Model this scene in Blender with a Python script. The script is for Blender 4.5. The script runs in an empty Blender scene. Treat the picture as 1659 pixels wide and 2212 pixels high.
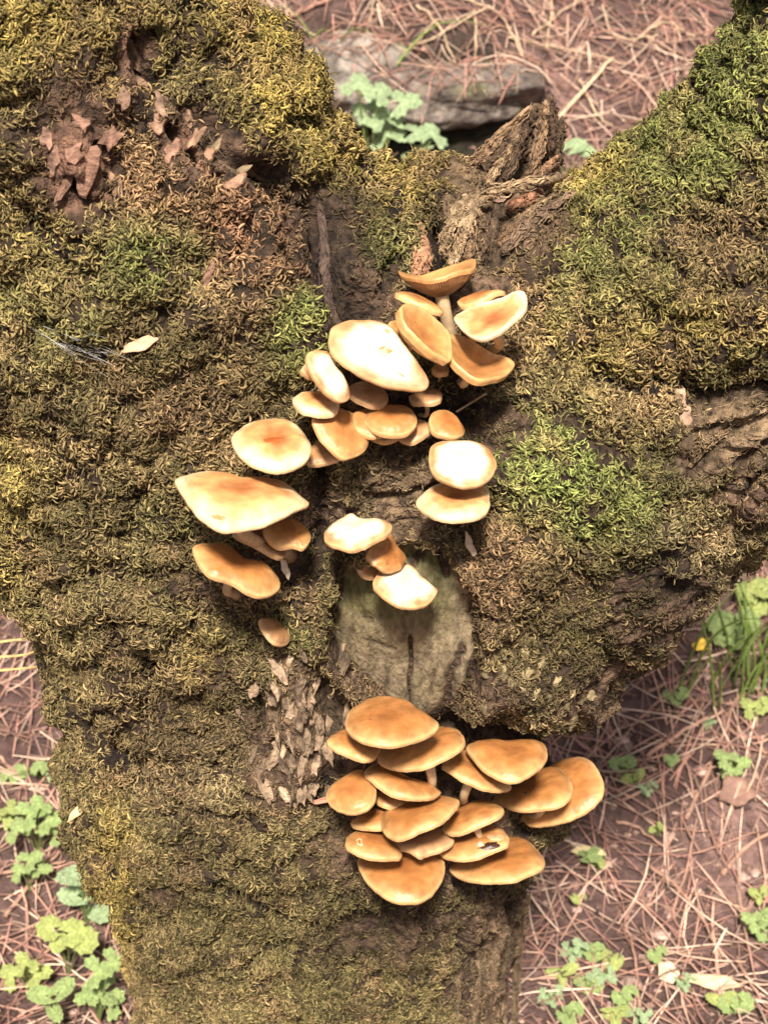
import bpy, math, random
import numpy as np
from mathutils import Vector, Matrix
from mathutils.bvhtree import BVHTree

random.seed(7); RNG = np.random.default_rng(7)
S = bpy.context.scene
COL = S.collection
rad = math.radians

# ------------------------------------------------------------------ camera
CAM = np.array([0.0, -1.2, 1.65]); PITCH = rad(33.0)
TANH = 0.325/1.43; TANV = TANH*1024/767
cd = bpy.data.cameras.new('camera'); cam = bpy.data.objects.new('camera', cd); COL.objects.link(cam)
cam.location = CAM; cam.rotation_euler = (rad(90)-PITCH, 0, 0)
cd.sensor_fit = 'HORIZONTAL'; cd.sensor_width = 36; cd.lens = 18/TANH
cd.clip_start = 0.05; cd.clip_end = 300
cd.dof.use_dof = True; cd.dof.focus_distance = 1.26; cd.dof.aperture_fstop = 17
S.camera = cam
CX = np.array([1.0, 0, 0]); CF = np.array([0, math.cos(PITCH), -math.sin(PITCH)])
CU = np.array([0, math.sin(PITCH), math.cos(PITCH)])
FW, FH = 1659.0, 2212.0           # photo coordinates used for measuring

# ------------------------------------------------------------------ sky, sun, exposure
SUN_EL, SUN_AZ = rad(55), rad(183)     # azimuth clockwise from +Y; the sun stands behind the camera, to its left
w = bpy.data.worlds.new('World'); S.world = w; w.use_nodes = True
nt = w.node_tree; bg = nt.nodes['Background']
sky = nt.nodes.new('ShaderNodeTexSky'); sky.sky_type = 'NISHITA'; sky.sun_disc = False
sky.sun_elevation = SUN_EL; sky.sun_rotation = SUN_AZ; sky.dust_density = 7.0; sky.ozone_density = 0.2; sky.air_density = 0.7
nt.links.new(sky.outputs[0], bg.inputs[0]); bg.inputs[1].default_value = 0.040
sl = bpy.data.lights.new('sun', 'SUN'); sl.energy = 4.0; sl.angle = rad(7); sl.color = (1.0, 0.90, 0.77)
so = bpy.data.objects.new('sun', sl); COL.objects.link(so)
sd = Vector((math.sin(SUN_AZ)*math.cos(SUN_EL), math.cos(SUN_AZ)*math.cos(SUN_EL), math.sin(SUN_EL)))
so.rotation_euler = sd.to_track_quat('Z', 'Y').to_euler(); so.location = (-3, -5, 6)
S.view_settings.view_transform = 'Standard'; S.view_settings.look = 'None'
S.view_settings.gamma = 1; S.view_settings.use_curve_mapping = False
S.view_settings.exposure = 1.2
S.cycles.max_bounces = 5; S.cycles.diffuse_bounces = 3; S.cycles.glossy_bounces = 2; S.cycles.transmission_bounces = 2

# ------------------------------------------------------------------ helpers
def ray(fx, fy):
    fx = np.asarray(fx, float); fy = np.asarray(fy, float)
    a = (fx/FW-.5)*2*TANH; b = -(fy/FH-.5)*2*TANV
    d = CF + a[..., None]*CX + b[..., None]*CU
    return d/np.linalg.norm(d, axis=-1, keepdims=True)
def project(P):
    q = P-CAM; z = q@CF
    return (q@CX/z/TANH/2+.5)*FW, (-(q@CU)/z/TANV/2+.5)*FH, z
def on_plane_y(fx, fy, y=0.0):
    d = ray(fx, fy); t = (y-CAM[1])/d[..., 1]
    return CAM + d*t[..., None]
def unit(v):
    return v/np.maximum(np.linalg.norm(v, axis=-1, keepdims=True), 1e-9)
def _h(ix, iy, iz, s):
    n = (ix*374761393 + iy*668265263 + iz*2147483647 + s*144665) & 0xffffffff
    n = ((n ^ (n >> 13))*1274126177) & 0xffffffff
    n = ((n ^ (n >> 16))*2246822519) & 0xffffffff
    return ((n ^ (n >> 15)) & 0xffff)/65535.0
def noise(P, scale, seed=0):
    p = np.asarray(P, float)*scale + 1000.5; i = np.floor(p).astype(np.int64); f = p-i; f = f*f*(3-2*f)
    r = 0
    for dx in (0, 1):
        wx = f[..., 0] if dx else 1-f[..., 0]
        for dy in (0, 1):
            wy = f[..., 1] if dy else 1-f[..., 1]
            for dz in (0, 1):
                wz = f[..., 2] if dz else 1-f[..., 2]
                r = r + wx*wy*wz*_h(i[..., 0]+dx, i[..., 1]+dy, i[..., 2]+dz, seed)
    return r*2-1
def fbm(P, scale, octv=4, seed=0):
    r = 0; a = 1.0; t = 0
    for k in range(octv):
        r = r + a*noise(P, scale*2**k, seed+k*17); t += a; a *= .5
    return r/t
def sstep(a, b, x):
    t = np.clip((x-a)/(b-a), 0, 1); return t*t*(3-2*t)
def mesh_np(name, V, F, mat=None, parent=None, smooth=True, color=None, link=True):
    """F: (n,3) or (n,4) array, or a list of such arrays"""
    me = bpy.data.meshes.new(name)
    V = np.asarray(V, np.float32); Fs = F if isinstance(F, list) else [F]
    Fs = [np.asarray(f, np.int32) for f in Fs if len(f)]
    me.vertices.add(len(V)); me.vertices.foreach_set('co', V.ravel())
    lv = np.concatenate([f.ravel() for f in Fs])
    sizes = np.concatenate([np.full(len(f), f.shape[1], np.int32) for f in Fs])
    st = np.concatenate([[0], np.cumsum(sizes)[:-1]]).astype(np.int32)
    me.loops.add(len(lv)); me.loops.foreach_set('vertex_index', lv)
    me.polygons.add(len(sizes)); me.polygons.foreach_set('loop_start', st)
    me.polygons.foreach_set('use_smooth', np.full(len(sizes), smooth))
    me.update(calc_edges=True)
    if color is not None:
        at = me.color_attributes.new('col', 'FLOAT_COLOR', 'POINT')
        c = np.ones((len(V), 4), np.float32); c[:, :3] = color; at.data.foreach_set('color', c.ravel())
    if mat: me.materials.append(mat)
    if not link: return me
    o = bpy.data.objects.new(name, me); COL.objects.link(o)
    if parent: o.parent = parent
    return o
def obj(name, me, parent=None):
    o = bpy.data.objects.new(name, me); COL.objects.link(o)
    if parent: o.parent = parent
    return o
def empty(name, loc):
    o = bpy.data.objects.new(name, None); COL.objects.link(o); o.location = tuple(loc); o.empty_display_size = .02
    return o
def tag(o, label, cat, group=None):
    o['label'] = label; o['category'] = cat
    if group: o['group'] = group
    return o
def tube(P, R, n=6, seed=0, cap=True, flat=1.0, up=None):
    """tube round polyline P (m,3) with radii R (m,)"""
    P = np.asarray(P, float); R = np.asarray(R, float); m = len(P)
    T = unit(np.gradient(P, axis=0)); a = np.array(up if up is not None else (0.31, 0.77, 0.55))
    V = []
    for k in range(m):
        s = np.cross(T[k], a); s /= np.linalg.norm(s)+1e-9; b = np.cross(s, T[k])
        ang = np.arange(n)/n*2*np.pi
        V.append(P[k] + R[k]*(np.cos(ang)[:, None]*s + np.sin(ang)[:, None]*b*flat))
    V = np.concatenate(V); F = []
    i = np.arange(n); j = (i+1) % n
    for k in range(m-1):
        F.append(np.stack([k*n+i, k*n+j, (k+1)*n+j, (k+1)*n+i], 1))
    F = np.concatenate(F); Fs = [F]
    if cap:
        V = np.concatenate([V, [P[0]], [P[-1]]]); c0, c1 = m*n, m*n+1
        Fs.append(np.concatenate([np.stack([j, i, np.full(n, c0)], 1), np.stack([(m-1)*n+i, (m-1)*n+j, np.full(n, c1)], 1)]))
    return V, Fs
def crom(pts, per, closed=False):
    pts = np.asarray(pts, float); n = len(pts); out = []
    idx = lambda k: pts[k % n] if closed else pts[min(max(k, 0), n-1)]
    for k in range(n if closed else n-1):
        p0, p1, p2, p3 = idx(k-1), idx(k), idx(k+1), idx(k+2)
        for t in np.arange(per)/per:
            out.append(.5*(2*p1+(p2-p0)*t+(2*p0-5*p1+4*p2-p3)*t*t+(3*p1-p0-3*p2+p3)*t**3))
    if not closed: out.append(pts[-1])
    return np.array(out)

# ------------------------------------------------------------------ materials
def mat_new(name):
    m = bpy.data.materials.new(name); m.use_nodes = True
    n = m.node_tree.nodes; l = m.node_tree.links
    return m, n, l, n['Principled BSDF']
def mat_attr(name, rough=.8, nscale=200, namt=.35, bump=.3, bscale=400, bdist=.001, sss=0, ssr=.004, spec=.3, stretch=None, backlit=0):
    """base colour from the 'col' attribute, varied by noise"""
    m, n, l, b = mat_new(name)
    at = n.new('ShaderNodeAttribute'); at.attribute_name = 'col'
    tc = n.new('ShaderNodeTexCoord'); vec = tc.outputs['Object']
    if stretch:
        mp = n.new('ShaderNodeMapping'); mp.inputs['Scale'].default_value = stretch; l.new(vec, mp.inputs[0]); vec = mp.outputs[0]
    nz = n.new('ShaderNodeTexNoise'); nz.inputs['Scale'].default_value = nscale; nz.inputs['Detail'].default_value = 5; l.new(vec, nz.inputs['Vector'])
    mr = n.new('ShaderNodeMapRange'); mr.inputs[1].default_value = .3; mr.inputs[2].default_value = .7
    mr.inputs[3].default_value = 1-namt; mr.inputs[4].default_value = 1+namt; l.new(nz.outputs[0], mr.inputs[0])
    mx = n.new('ShaderNodeVectorMath'); mx.operation = 'SCALE'; l.new(at.outputs['Color'], mx.inputs[0]); l.new(mr.outputs[0], mx.inputs['Scale'])
    l.new(mx.outputs[0], b.inputs['Base Color'])
    b.inputs['Roughness'].default_value = rough; b.inputs['Specular IOR Level'].default_value = spec
    if bump:
        n2 = n.new('ShaderNodeTexNoise'); n2.inputs['Scale'].default_value = bscale; n2.inputs['Detail'].default_value = 6; l.new(vec, n2.inputs['Vector'])
        bp = n.new('ShaderNodeBump'); bp.inputs['Strength'].default_value = bump; bp.inputs['Distance'].default_value = bdist
        l.new(n2.outputs[0], bp.inputs['Height']); l.new(bp.outputs[0], b.inputs['Normal'])
    if sss:
        b.inputs['Subsurface Weight'].default_value = sss; b.inputs['Subsurface Scale'].default_value = ssr
        b.inputs['Subsurface Radius'].default_value = (1, .5, .25)
    if backlit:
        tr = n.new('ShaderNodeBsdfTranslucent'); l.new(mx.outputs[0], tr.inputs[0])
        ms = n.new('ShaderNodeMixShader'); ms.inputs[0].default_value = backlit
        out = n['Material Output']; l.new(b.outputs[0], ms.inputs[1]); l.new(tr.outputs[0], ms.inputs[2]); l.new(ms.outputs[0], out.inputs[0])
    return m
M_BARK = mat_attr('bark', .95, 140, .7, 1.0, 170, .012)
M_WOOD = mat_attr('bare_wood', .85, 220, .45, .8, 420, .003, stretch=(1, 1, .4))
M_RAG = mat_attr('torn_wood', .9, 150, .5, .8, 300, .003)
M_MOSS = mat_attr('moss', .75, 60, .25, 0, backlit=.25)
M_CAP = mat_attr('mushroom_cap', .40, 110, .22, .45, 220, .0014, sss=.15, ssr=.003, spec=.35)
M_GILL = mat_attr('mushroom_gills', .8, 200, .2, 0, sss=.1)
M_STEM = mat_attr('mushroom_stem', .7, 150, .2, .3, 300, .001, sss=.1)
M_SOIL = mat_attr('soil', .95, 60, .45, 1.0, 160, .008)
M_LITTER = mat_attr('pine_litter', .8, 40, .25, 0)
M_STONE = mat_attr('stone', .95, 45, .55, 1.0, 60, .015)
M_LEAF = mat_attr('leaf', .45, 5, .35, .5, 9, .06, backlit=.3, spec=.35)
M_DRY = mat_attr('dry_leaf', .8, 100, .3, .3, 300, .001)
M_WEB = mat_attr('cobweb', .9, 100, .1, 0)

# ------------------------------------------------------------------ the ground
def pull_(c, target, wgt): return c*(1-wgt[:, None])+target*wgt[:, None]
def terrain(x, y):
    x = np.asarray(x, float); y = np.asarray(y, float)
    s = np.clip(y-.30, 0, 7)
    z = .48*(np.sqrt(s*s+.02)-.1414)
    z = z + (.13*sstep(1.66, 1.75, y+.03*np.sin(x*7))-.06*np.exp(-((y-1.60)/.08)**2))*sstep(-.6, -.2, x)*sstep(.34, .15, x)
    P = np.stack([x, y, np.zeros_like(x)], -1)
    return z + .025*fbm(P, 4, 3, 3) + .010*fbm(P, 22, 3, 9)
def spread(n, lo, hi, far, c):
    core = np.linspace(lo, hi, n); e = np.geomspace(.03, far, 26)
    return np.concatenate([(lo-e)[::-1], core, hi+e])
gx = spread(190, -1.2, 1.2, 60, 0); gy = spread(230, -.5, 2.6, 60, 0)
GX, GY = np.meshgrid(gx, gy); GZ = terrain(GX, GY)
gv = np.stack([GX, GY, GZ], -1).reshape(-1, 3); nx = len(gx)
a = (np.arange(len(gy)-1)[:, None]*nx+np.arange(nx-1)[None]).ravel()
gf = np.stack([a, a+1, a+nx+1, a+nx], 1)
gc = np.array([.092, .056, .051])*(1+.5*fbm(gv, 9, 4, 21)[:, None])*np.ones((1, 3))
gmix = sstep(.0, .6, fbm(gv, 5, 3, 31))[:, None]
gc = gc*(1-gmix)+gmix*np.array([.19, .118, .106])
gc = pull_(gc, np.array([.022, .019, .012]), (np.exp(-((gv[:, 1]-1.655)/.095)**2)*sstep(-.6, -.2, gv[:, 0])*sstep(.30, .17, gv[:, 0])))  # dark soil of the hollow, with the shade under the boulder painted in
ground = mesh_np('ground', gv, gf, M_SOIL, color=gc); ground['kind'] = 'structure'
def on_ground(fx, fy):
    """march the view ray down to the terrain"""
    d = ray(fx, fy); t = np.full(np.shape(fx), .9) if np.shape(fx) else .9
    for _ in range(60):
        p = CAM + d*np.asarray(t)[..., None]
        t = t + (p[..., 2]-terrain(p[..., 0], p[..., 1]))*.55
    return CAM + d*np.asarray(t)[..., None]

# ------------------------------------------------------------------ the tree: silhouette, inflated to a body
SIL = [(890,385),(960,368),(1035,365),(1060,400),(1110,415),(1180,415),(1235,400),(1290,340),(1380,268),(1460,178),(1512,95),(1555,0),(1590,-120),(1680,-420),
       (2360,-420),(2180,300),(1960,760),(1790,1000),(1660,1118),(1600,1165),(1572,1225),(1515,1275),(1435,1330),(1325,1400),(1262,1480),(1255,1555),(1282,1640),
       (1222,1765),(1195,1810),(1180,1885),(1160,1965),(1148,2045),(1130,2105),(1110,2212),(1105,2330),(1150,2500),(1260,2640),(1300,2720),
       (120,2720),(170,2600),(235,2450),(268,2330),(272,2212),(268,2100),(255,1985),(222,1905),(200,1825),(172,1772),(128,1705),(134,1660),(140,1580),(118,1480),(92,1405),(70,1330),(58,1250),(0,1180),
       (-100,1040),(-190,800),(-260,400),(-300,0),(-420,-420),(420,-420),(520,-120),(558,0),(592,55),(640,85),(680,140),(708,172),(716,240),(770,295),(830,355)]
SIL = np.array(SIL, float)
SP = on_plane_y(SIL[:, 0], SIL[:, 1])[:, [0, 2]]
def seg_dist(P, A, B):
    ab = B-A; t = np.clip(((P-A)@ab)/(ab@ab), 0, 1)
    return np.linalg.norm(P-(A+t[:, None]*ab), axis=1)
def inside(P, poly):
    c = np.zeros(len(P), bool); n = len(poly)
    for i in range(n):
        a, b = poly[i], poly[(i+1) % n]
        k = ((a[1] > P[:, 1]) != (b[1] > P[:, 1])) & (P[:, 0] < (b[0]-a[0])*(P[:, 1]-a[1])/(b[1]-a[1]+1e-12)+a[0])
        c ^= k
    return c
st = .006
lo = SP.min(0)-.02; hi = SP.max(0)+.02
xs = np.arange(lo[0], hi[0], st); zs = np.arange(lo[1], hi[1], st)
XX, ZZ = np.meshgrid(xs, zs); Q = np.stack([XX.ravel(), ZZ.ravel()], 1)
D = np.full(len(Q), 9.0)
for i in range(len(SP)): D = np.minimum(D, seg_dist(Q, SP[i], SP[(i+1) % len(SP)]))
IN = inside(Q, SP); D[~IN] *= -1; D -= .018; IN = D > 0
R0 = .17
dd = np.clip(D, 0, R0); DEP = .92*np.sqrt(np.maximum(R0*R0-(R0-dd)**2, 0)) + .10*np.clip(D-R0, 0, 1)
IN = IN & (D > .0005)
nxx = len(xs); IG = IN.reshape(XX.shape)
quad = IG[:-1, :-1] & IG[1:, :-1] & IG[:-1, 1:] & IG[1:, 1:]
a = (np.arange(len(zs)-1)[:, None]*nxx+np.arange(nxx-1)[None])[quad]
ff = np.stack([a, a+1, a+nxx+1, a+nxx], 1)
used = np.unique(ff); mp = -np.ones(len(Q), int); mp[used] = np.arange(len(used))
ff = mp[ff]; nu = len(used)
Y0 = DEP[used]
vf = np.stack([Q[used, 0], -Y0, Q[used, 1]], 1); vb = np.stack([Q[used, 0], Y0, Q[used, 1]], 1)
e = np.concatenate([ff[:, [0, 1]], ff[:, [1, 2]], ff[:, [2, 3]], ff[:, [3, 0]]])
key = np.sort(e, 1); kk = key[:, 0]*nu+key[:, 1]; u, inv, cnt = np.unique(kk, return_inverse=True, return_counts=True)
be = e[cnt[inv] == 1]
side = np.stack([be[:, 1], be[:, 0], be[:, 0]+nu, be[:, 1]+nu], 1)
tmp = mesh_np('tmp', np.concatenate([vf, vb]), [ff, ff[:, ::-1]+nu, side])
rm = tmp.modifiers.new('r', 'REMESH'); rm.mode = 'VOXEL'; rm.voxel_size = .0032
sm = tmp.modifiers.new('s', 'SMOOTH'); sm.factor = .5; sm.iterations = 14
dg = bpy.context.evaluated_depsgraph_get(); em = tmp.evaluated_get(dg).to_mesh()
V = np.empty(len(em.vertices)*3, np.float32); em.vertices.foreach_get('co', V); V = V.reshape(-1, 3).astype(float)
N = np.empty(len(em.vertices)*3, np.float32); em.vertices.foreach_get('normal', N); N = N.reshape(-1, 3).astype(float)
ls = np.empty(len(em.polygons), np.int32); em.polygons.foreach_get('loop_total', ls)
lv = np.empty(len(em.loops), np.int32); em.loops.foreach_get('vertex_index', lv)
TF = lv.reshape(-1, 4) if (ls == 4).all() else None
tmp.evaluated_get(dg).to_mesh_clear(); tm = tmp.data; bpy.data.objects.remove(tmp); bpy.data.meshes.remove(tm)

# feature maps measured on the photograph, carried by the surface itself
def blobs(px, py, L):
    r = np.zeros_like(px)
    for x, y, rx, ry, s in L: r = np.maximum(r, s*np.exp(-(((px-x)/rx)**2+((py-y)/ry)**2)**1.5))
    return r
def pline(px, py, pts):
    P = np.stack([px, py], 1); d = np.full(len(P), 1e9); pts = np.array(pts, float)
    for i in range(len(pts)-1): d = np.minimum(d, seg_dist(P, pts[i], pts[i+1]))
    return d
BARE = [(1400,1290,150,120,.6),(1270,1470,130,80,.75),(640,1560,110,170,1),(1080,2080,110,200,.9),(850,2010,220,60,.55),(740,1800,70,90,.6),(150,200,80,60,.7),(165,350,75,95,1),(300,130,55,75,1),(400,290,60,70,.8),(470,345,110,45,.9),(560,380,70,40,.8),(705,500,70,120,.9),(730,620,70,110,1),
        (800,650,80,60,.8),(1040,490,90,110,1),(1130,470,100,110,.85),(1000,640,90,80,.8),(880,1340,170,190,1),(900,1500,110,70,1),(650,1500,110,90,.9),(700,1600,110,80,.8),(580,1560,70,70,.6),
        (1600,930,130,80,1),(1500,985,70,60,.7),(1610,1060,90,70,.8),(1090,2120,90,180,.75),(480,1440,70,50,.6),(350,1920,70,40,.5),(950,2000,120,60,.5),(690,1080,60,110,.8),(880,1060,110,80,.75),(830,860,130,110,.8),(620,1110,90,60,.7),(1060,900,90,80,.6),
        (1000,1640,260,120,.8),(950,1800,230,130,.8),(1210,1620,120,70,.8),(640,1450,50,60,.8),(1250,1420,70,60,.5),(1060,1450,60,90,.8),(430,1240,60,60,.5),(560,1190,90,50,.6),(230,250,60,50,.5)]
GROOVE = [([(315,95),(328,140),(332,170)],17,.045),([(378,275),(392,305)],12,.04),([(412,332),(440,362),(470,385)],10,.035),([(415,250),(470,330),(560,385),(640,420)],26,.022),
          ([(205,315),(235,385)],7,.03),([(150,385),(180,425)],9,.03),([(250,95),(262,150)],7,.008),([(690,430),(705,520),(715,640),(740,700)],26,.030),
          ([(925,470),(935,540),(945,600)],20,.04),([(1060,400),(1090,470),(1060,560)],22,.02),([(690,1010),(700,1100),(690,1180)],22,.02),([(440,860),(480,930),(520,960)],8,.008),
          ([(1480,840),(1560,860),(1659,830)],26,.016),([(1490,1010),(1560,950),(1659,880)],11,.012),([(1520,1060),(1600,990),(1659,940)],10,.010),([(1560,1180),(1590,1080),(1640,1010)],10,.012),
          ([(1030,1390),(985,1450),(965,1530)],10,.012),([(740,1180),(725,1290),(730,1390),(800,1440),(890,1520)],14,.010),([(560,1470),(570,1560)],10,.010),([(600,1590),(680,1600)],14,.010),
          ([(1120,1960),(1100,2100),(1095,2212)],7,.008),([(1060,1980),(1050,2212)],6,.007),([(1000,2040),(1010,2212)],6,.007),([(770,360),(850,450),(850,560)],14,.010),
          ([(960,1570),(1080,1590),(1250,1625)],42,.045),([(760,690),(850,860),(1000,900)],60,.025),([(700,1480),(720,1600),(700,1700)],30,.015),([(1380,1180),(1480,1150)],30,.02),([(1280,800),(1400,840),(1500,830)],30,.012),([(1340,1180),(1450,1230)],30,.012),([(250,1330),(330,1400),(360,1500)],18,.008),([(200,1560),(300,1680)],18,.010),
          ([(60,480),(160,560)],26,.008),([(480,1890),(600,1960)],20,.008)]
BUMP = [(960,420,80,70,.022),(610,1560,100,140,.014),(1130,1440,140,100,.028),(1400,1200,110,110,.012),(420,700,260,120,.012),(300,1330,220,160,.014),(520,1800,260,120,.010),(1330,520,160,160,.012),(880,1330,170,190,.012),(1190,1010,190,160,.016),(640,1490,120,110,.014),(650,690,80,90,.012),(650,1650,140,80,.010),(860,1050,130,110,.012),(520,510,150,130,.008),(1100,1230,100,150,.014),
        (560,200,110,240,.012),(880,420,60,60,.012),(1440,700,280,120,.014),(170,350,50,80,.008),(330,570,140,90,.010),(150,1660,90,90,.012)]
px, py, _ = project(V)
bare = blobs(px, py, BARE)
groove = np.zeros(len(V)); gcol = np.zeros(len(V))
for pts, wd, dp in GROOVE:
    g = np.exp(-(pline(px, py, pts)/wd)**2); groove = np.maximum(groove, dp*g); gcol = np.maximum(gcol, g)
bump = np.zeros(len(V))
for x, y, rx, ry, s in BUMP: bump += s*np.exp(-((px-x)/rx)**2-((py-y)/ry)**2)
front = sstep(.35, -.1, V[:, 1])
knotpoly = np.array([(745,1185),(800,1160),(880,1150),(960,1160),(1005,1215),(1026,1300),(1032,1385),(1018,1450),(995,1510),(955,1555),(905,1560),(850,1528),(792,1480),(742,1425),(715,1370),(722,1270)], float)
knotmask = inside(np.stack([px, py], 1), knotpoly) & (V[:, 1] < 0)
kd = pline(px, py, np.concatenate([knotpoly, knotpoly[:1]])); collar = np.exp(-((kd-16)/14)**2)*(~knotmask)*(V[:, 1] < 0)
km_in = inside(np.stack([px, py], 1), knotpoly) & (kd > 22) & (V[:, 1] < 0)
# long bark ridges run along each limb: warp the noise lookup
ang = np.where(px < 800, .55, -.75)*sstep(1500, 700, py)
ca, sa = np.cos(ang), np.sin(ang)
along = -V[:, 0]*sa+V[:, 2]*ca; across = V[:, 0]*ca+V[:, 2]*sa
PB = np.stack([across*1.0, V[:, 1], along*.28], 1)
ridge = 1-np.abs(fbm(PB, 38, 4, 5)); ridge = ridge**2
big = fbm(V, 7, 3, 1); mid = fbm(V, 26, 3, 2); cush = fbm(V, 62, 3, 8); plate = fbm(PB, 70, 3, 12)
bil = np.clip(np.abs(noise(V, 42, 301))*1.3+.45*np.abs(noise(V, 85, 302)), 0, 1)
mossy = np.clip(1-bare*1.15, 0, 1)
mossy = np.clip(mossy+.35*fbm(V, 40, 3, 44)*(mossy < .95)*(mossy > .05), 0, 1)
disp = .020*big + .013*mid + mossy*(.004*cush+.015*(bil-.3)) + (1-mossy)*(.020*(ridge-.6)+.007*plate) + front*(bump-groove)+.015*collar*(1+.6*mid)
disp[knotmask] = (.015*big + bump - .010)[knotmask]
V = V + N*disp[:, None]
px, py, _ = project(V)
# colours of the wood and of the earth-brown felt beneath the moss
base = np.array([.040, .026, .017])*np.ones((len(V), 1))
bk = np.array([.15, .095, .062]); red = np.array([.19, .10, .068]); tan = np.array([.24, .17, .10]); dk = np.array([.030, .020, .015])
t = ridge[:, None]; barkc = dk*(1-t)+bk*t
def pull(c, target, wgt): return c*(1-wgt[:, None])+target*wgt[:, None]
barkc = pull(barkc, red, .7*blobs(px, py, [(165,350,110,130,1),(300,120,60,80,.8),(400,280,100,80,.8),(540,480,160,140,.6)]))
barkc = pull(barkc, tan, .75*blobs(px, py, [(1600,930,140,100,1),(1010,470,110,130,.7),(650,1500,130,110,.8),(860,1060,120,90,.8),(1110,2120,100,180,.6)]))
barkc = pull(barkc, dk, .9*blobs(px, py, [(715,540,80,180,1),(945,540,30,80,1),(560,385,110,40,.6)]))  # shade of the fork cleft and cavity painted into the bark colour
tcol = base*mossy[:, None]+barkc*(1-mossy[:, None])
tcol = tcol*(1+.35*fbm(V, 120, 3, 70)[:, None])*(1-.6*gcol[:, None])  # grooves and holes darkened: their shade is put into the colour
tree = empty('mossy_tree', (0, 0, 0)); tag(tree, 'old moss-covered tree trunk forking into two thick leaning limbs', 'tree')
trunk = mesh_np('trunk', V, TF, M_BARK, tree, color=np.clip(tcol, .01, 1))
BV = BVHTree.FromPolygons([tuple(p) for p in V], [tuple(f) for f in TF.tolist()])
def hit(fx, fy, miss_y=-.02):
    d = ray(fx, fy); r = BV.ray_cast(Vector(CAM), Vector(d))
    if r[0] is None:
        p = on_plane_y(np.array(fx), np.array(fy), miss_y); return np.array(p), np.array([0, -1., 0])
    return np.array(r[0]), np.array(r[1])

# ---- the smooth branch scar in the middle of the trunk
def knot():
    pc = crom(knotpoly, 8, True); ka = np.arange(len(pc))/len(pc)*2*np.pi; pc = pc+14*fbm(np.stack([np.cos(ka)*4, np.sin(ka)*4, 0*ka], 1), 1.7, 3, 3)[:, None]; c = knotpoly.mean(0); n = len(pc); K = 44
    Vs, px_, py_ = [], [], []
    for k in range(K+1):
        s = k/K; q = c+(pc-c)*(s*1.06)
        for x, y in q:
            p, nn = hit(x, y); Vs.append(p); px_.append(x); py_.append(y)
    Vs = np.array(Vs).reshape(K+1, n, 3); 
    for _ in range(14):                       # a worn, smooth surface
        Vs[1:-1] = .5*Vs[1:-1]+.125*(Vs[:-2]+Vs[2:]+np.roll(Vs, 1, 1)[1:-1]+np.roll(Vs, -1, 1)[1:-1])
        Vs[0] = Vs[1].mean(0)
    Vs = Vs.reshape(-1, 3); px_ = np.array(px_); py_ = np.array(py_)
    rr = np.repeat(np.arange(K+1)/K, n)
    out = .007*(1-rr**3) - .016*sstep(.82, 1, rr)+.003*fbm(Vs, 55, 2, 66)*rr
    cr = np.zeros(len(Vs))
    for pts, wd, dp in [([(886,1375),(889,1430),(883,1470),(888,1530)],3.2,.012),([(893,1215),(915,1180),(945,1178),(958,1205),(966,1240)],6,.012),([(893,1215),(880,1200)],5,.006),([(740,1200),(732,1290)],5,.005),
                        ([(800,1383),(850,1400)],4,.003),([(1000,1400),(975,1450),(962,1530)],9,.006),([(790,1330),(800,1340)],6,.004),([(830,1490),(840,1450)],4,.003),([(930,1500),(938,1450)],4,.003)]:
        cr = np.maximum(cr, dp*np.exp(-(pline(px_, py_, pts)/wd)**2))
    d = fbm(np.stack([Vs[:, 0]*1.6, Vs[:, 1], Vs[:, 2]*.35], 1), 70, 3, 4)*.0016
    Vs = Vs + np.array([0, -.85, .5])*(out-cr+d)[:, None]
    i = np.arange(n); j = (i+1) % n
    F = np.concatenate([np.stack([k*n+i, k*n+j, (k+1)*n+j, (k+1)*n+i], 1)[:, ::-1] for k in range(K)])
    alg = np.array([.105, .095, .042]); wd = np.array([.225, .178, .112])
    m = np.clip(sstep(1430, 1290, py_)+.5*fbm(Vs, 30, 3, 6), 0, 1)*sstep(1030, 930, px_+.2*(py_-1300))
    c = pull(wd*np.ones((len(Vs), 1)), alg, m)*(1+.3*fbm(np.stack([Vs[:, 0]*1.5, Vs[:, 1], Vs[:, 2]*.3], 1), 90, 3, 14))[:, None]
    c = pull(c, np.array([.04, .028, .02]), np.clip(cr/.005, 0, .9))
    o = mesh_np('branch_scar', Vs, F, M_WOOD, tree, color=c); o['label'] = 'smooth bare branch scar with cracks, green with algae'
knot()

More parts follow.
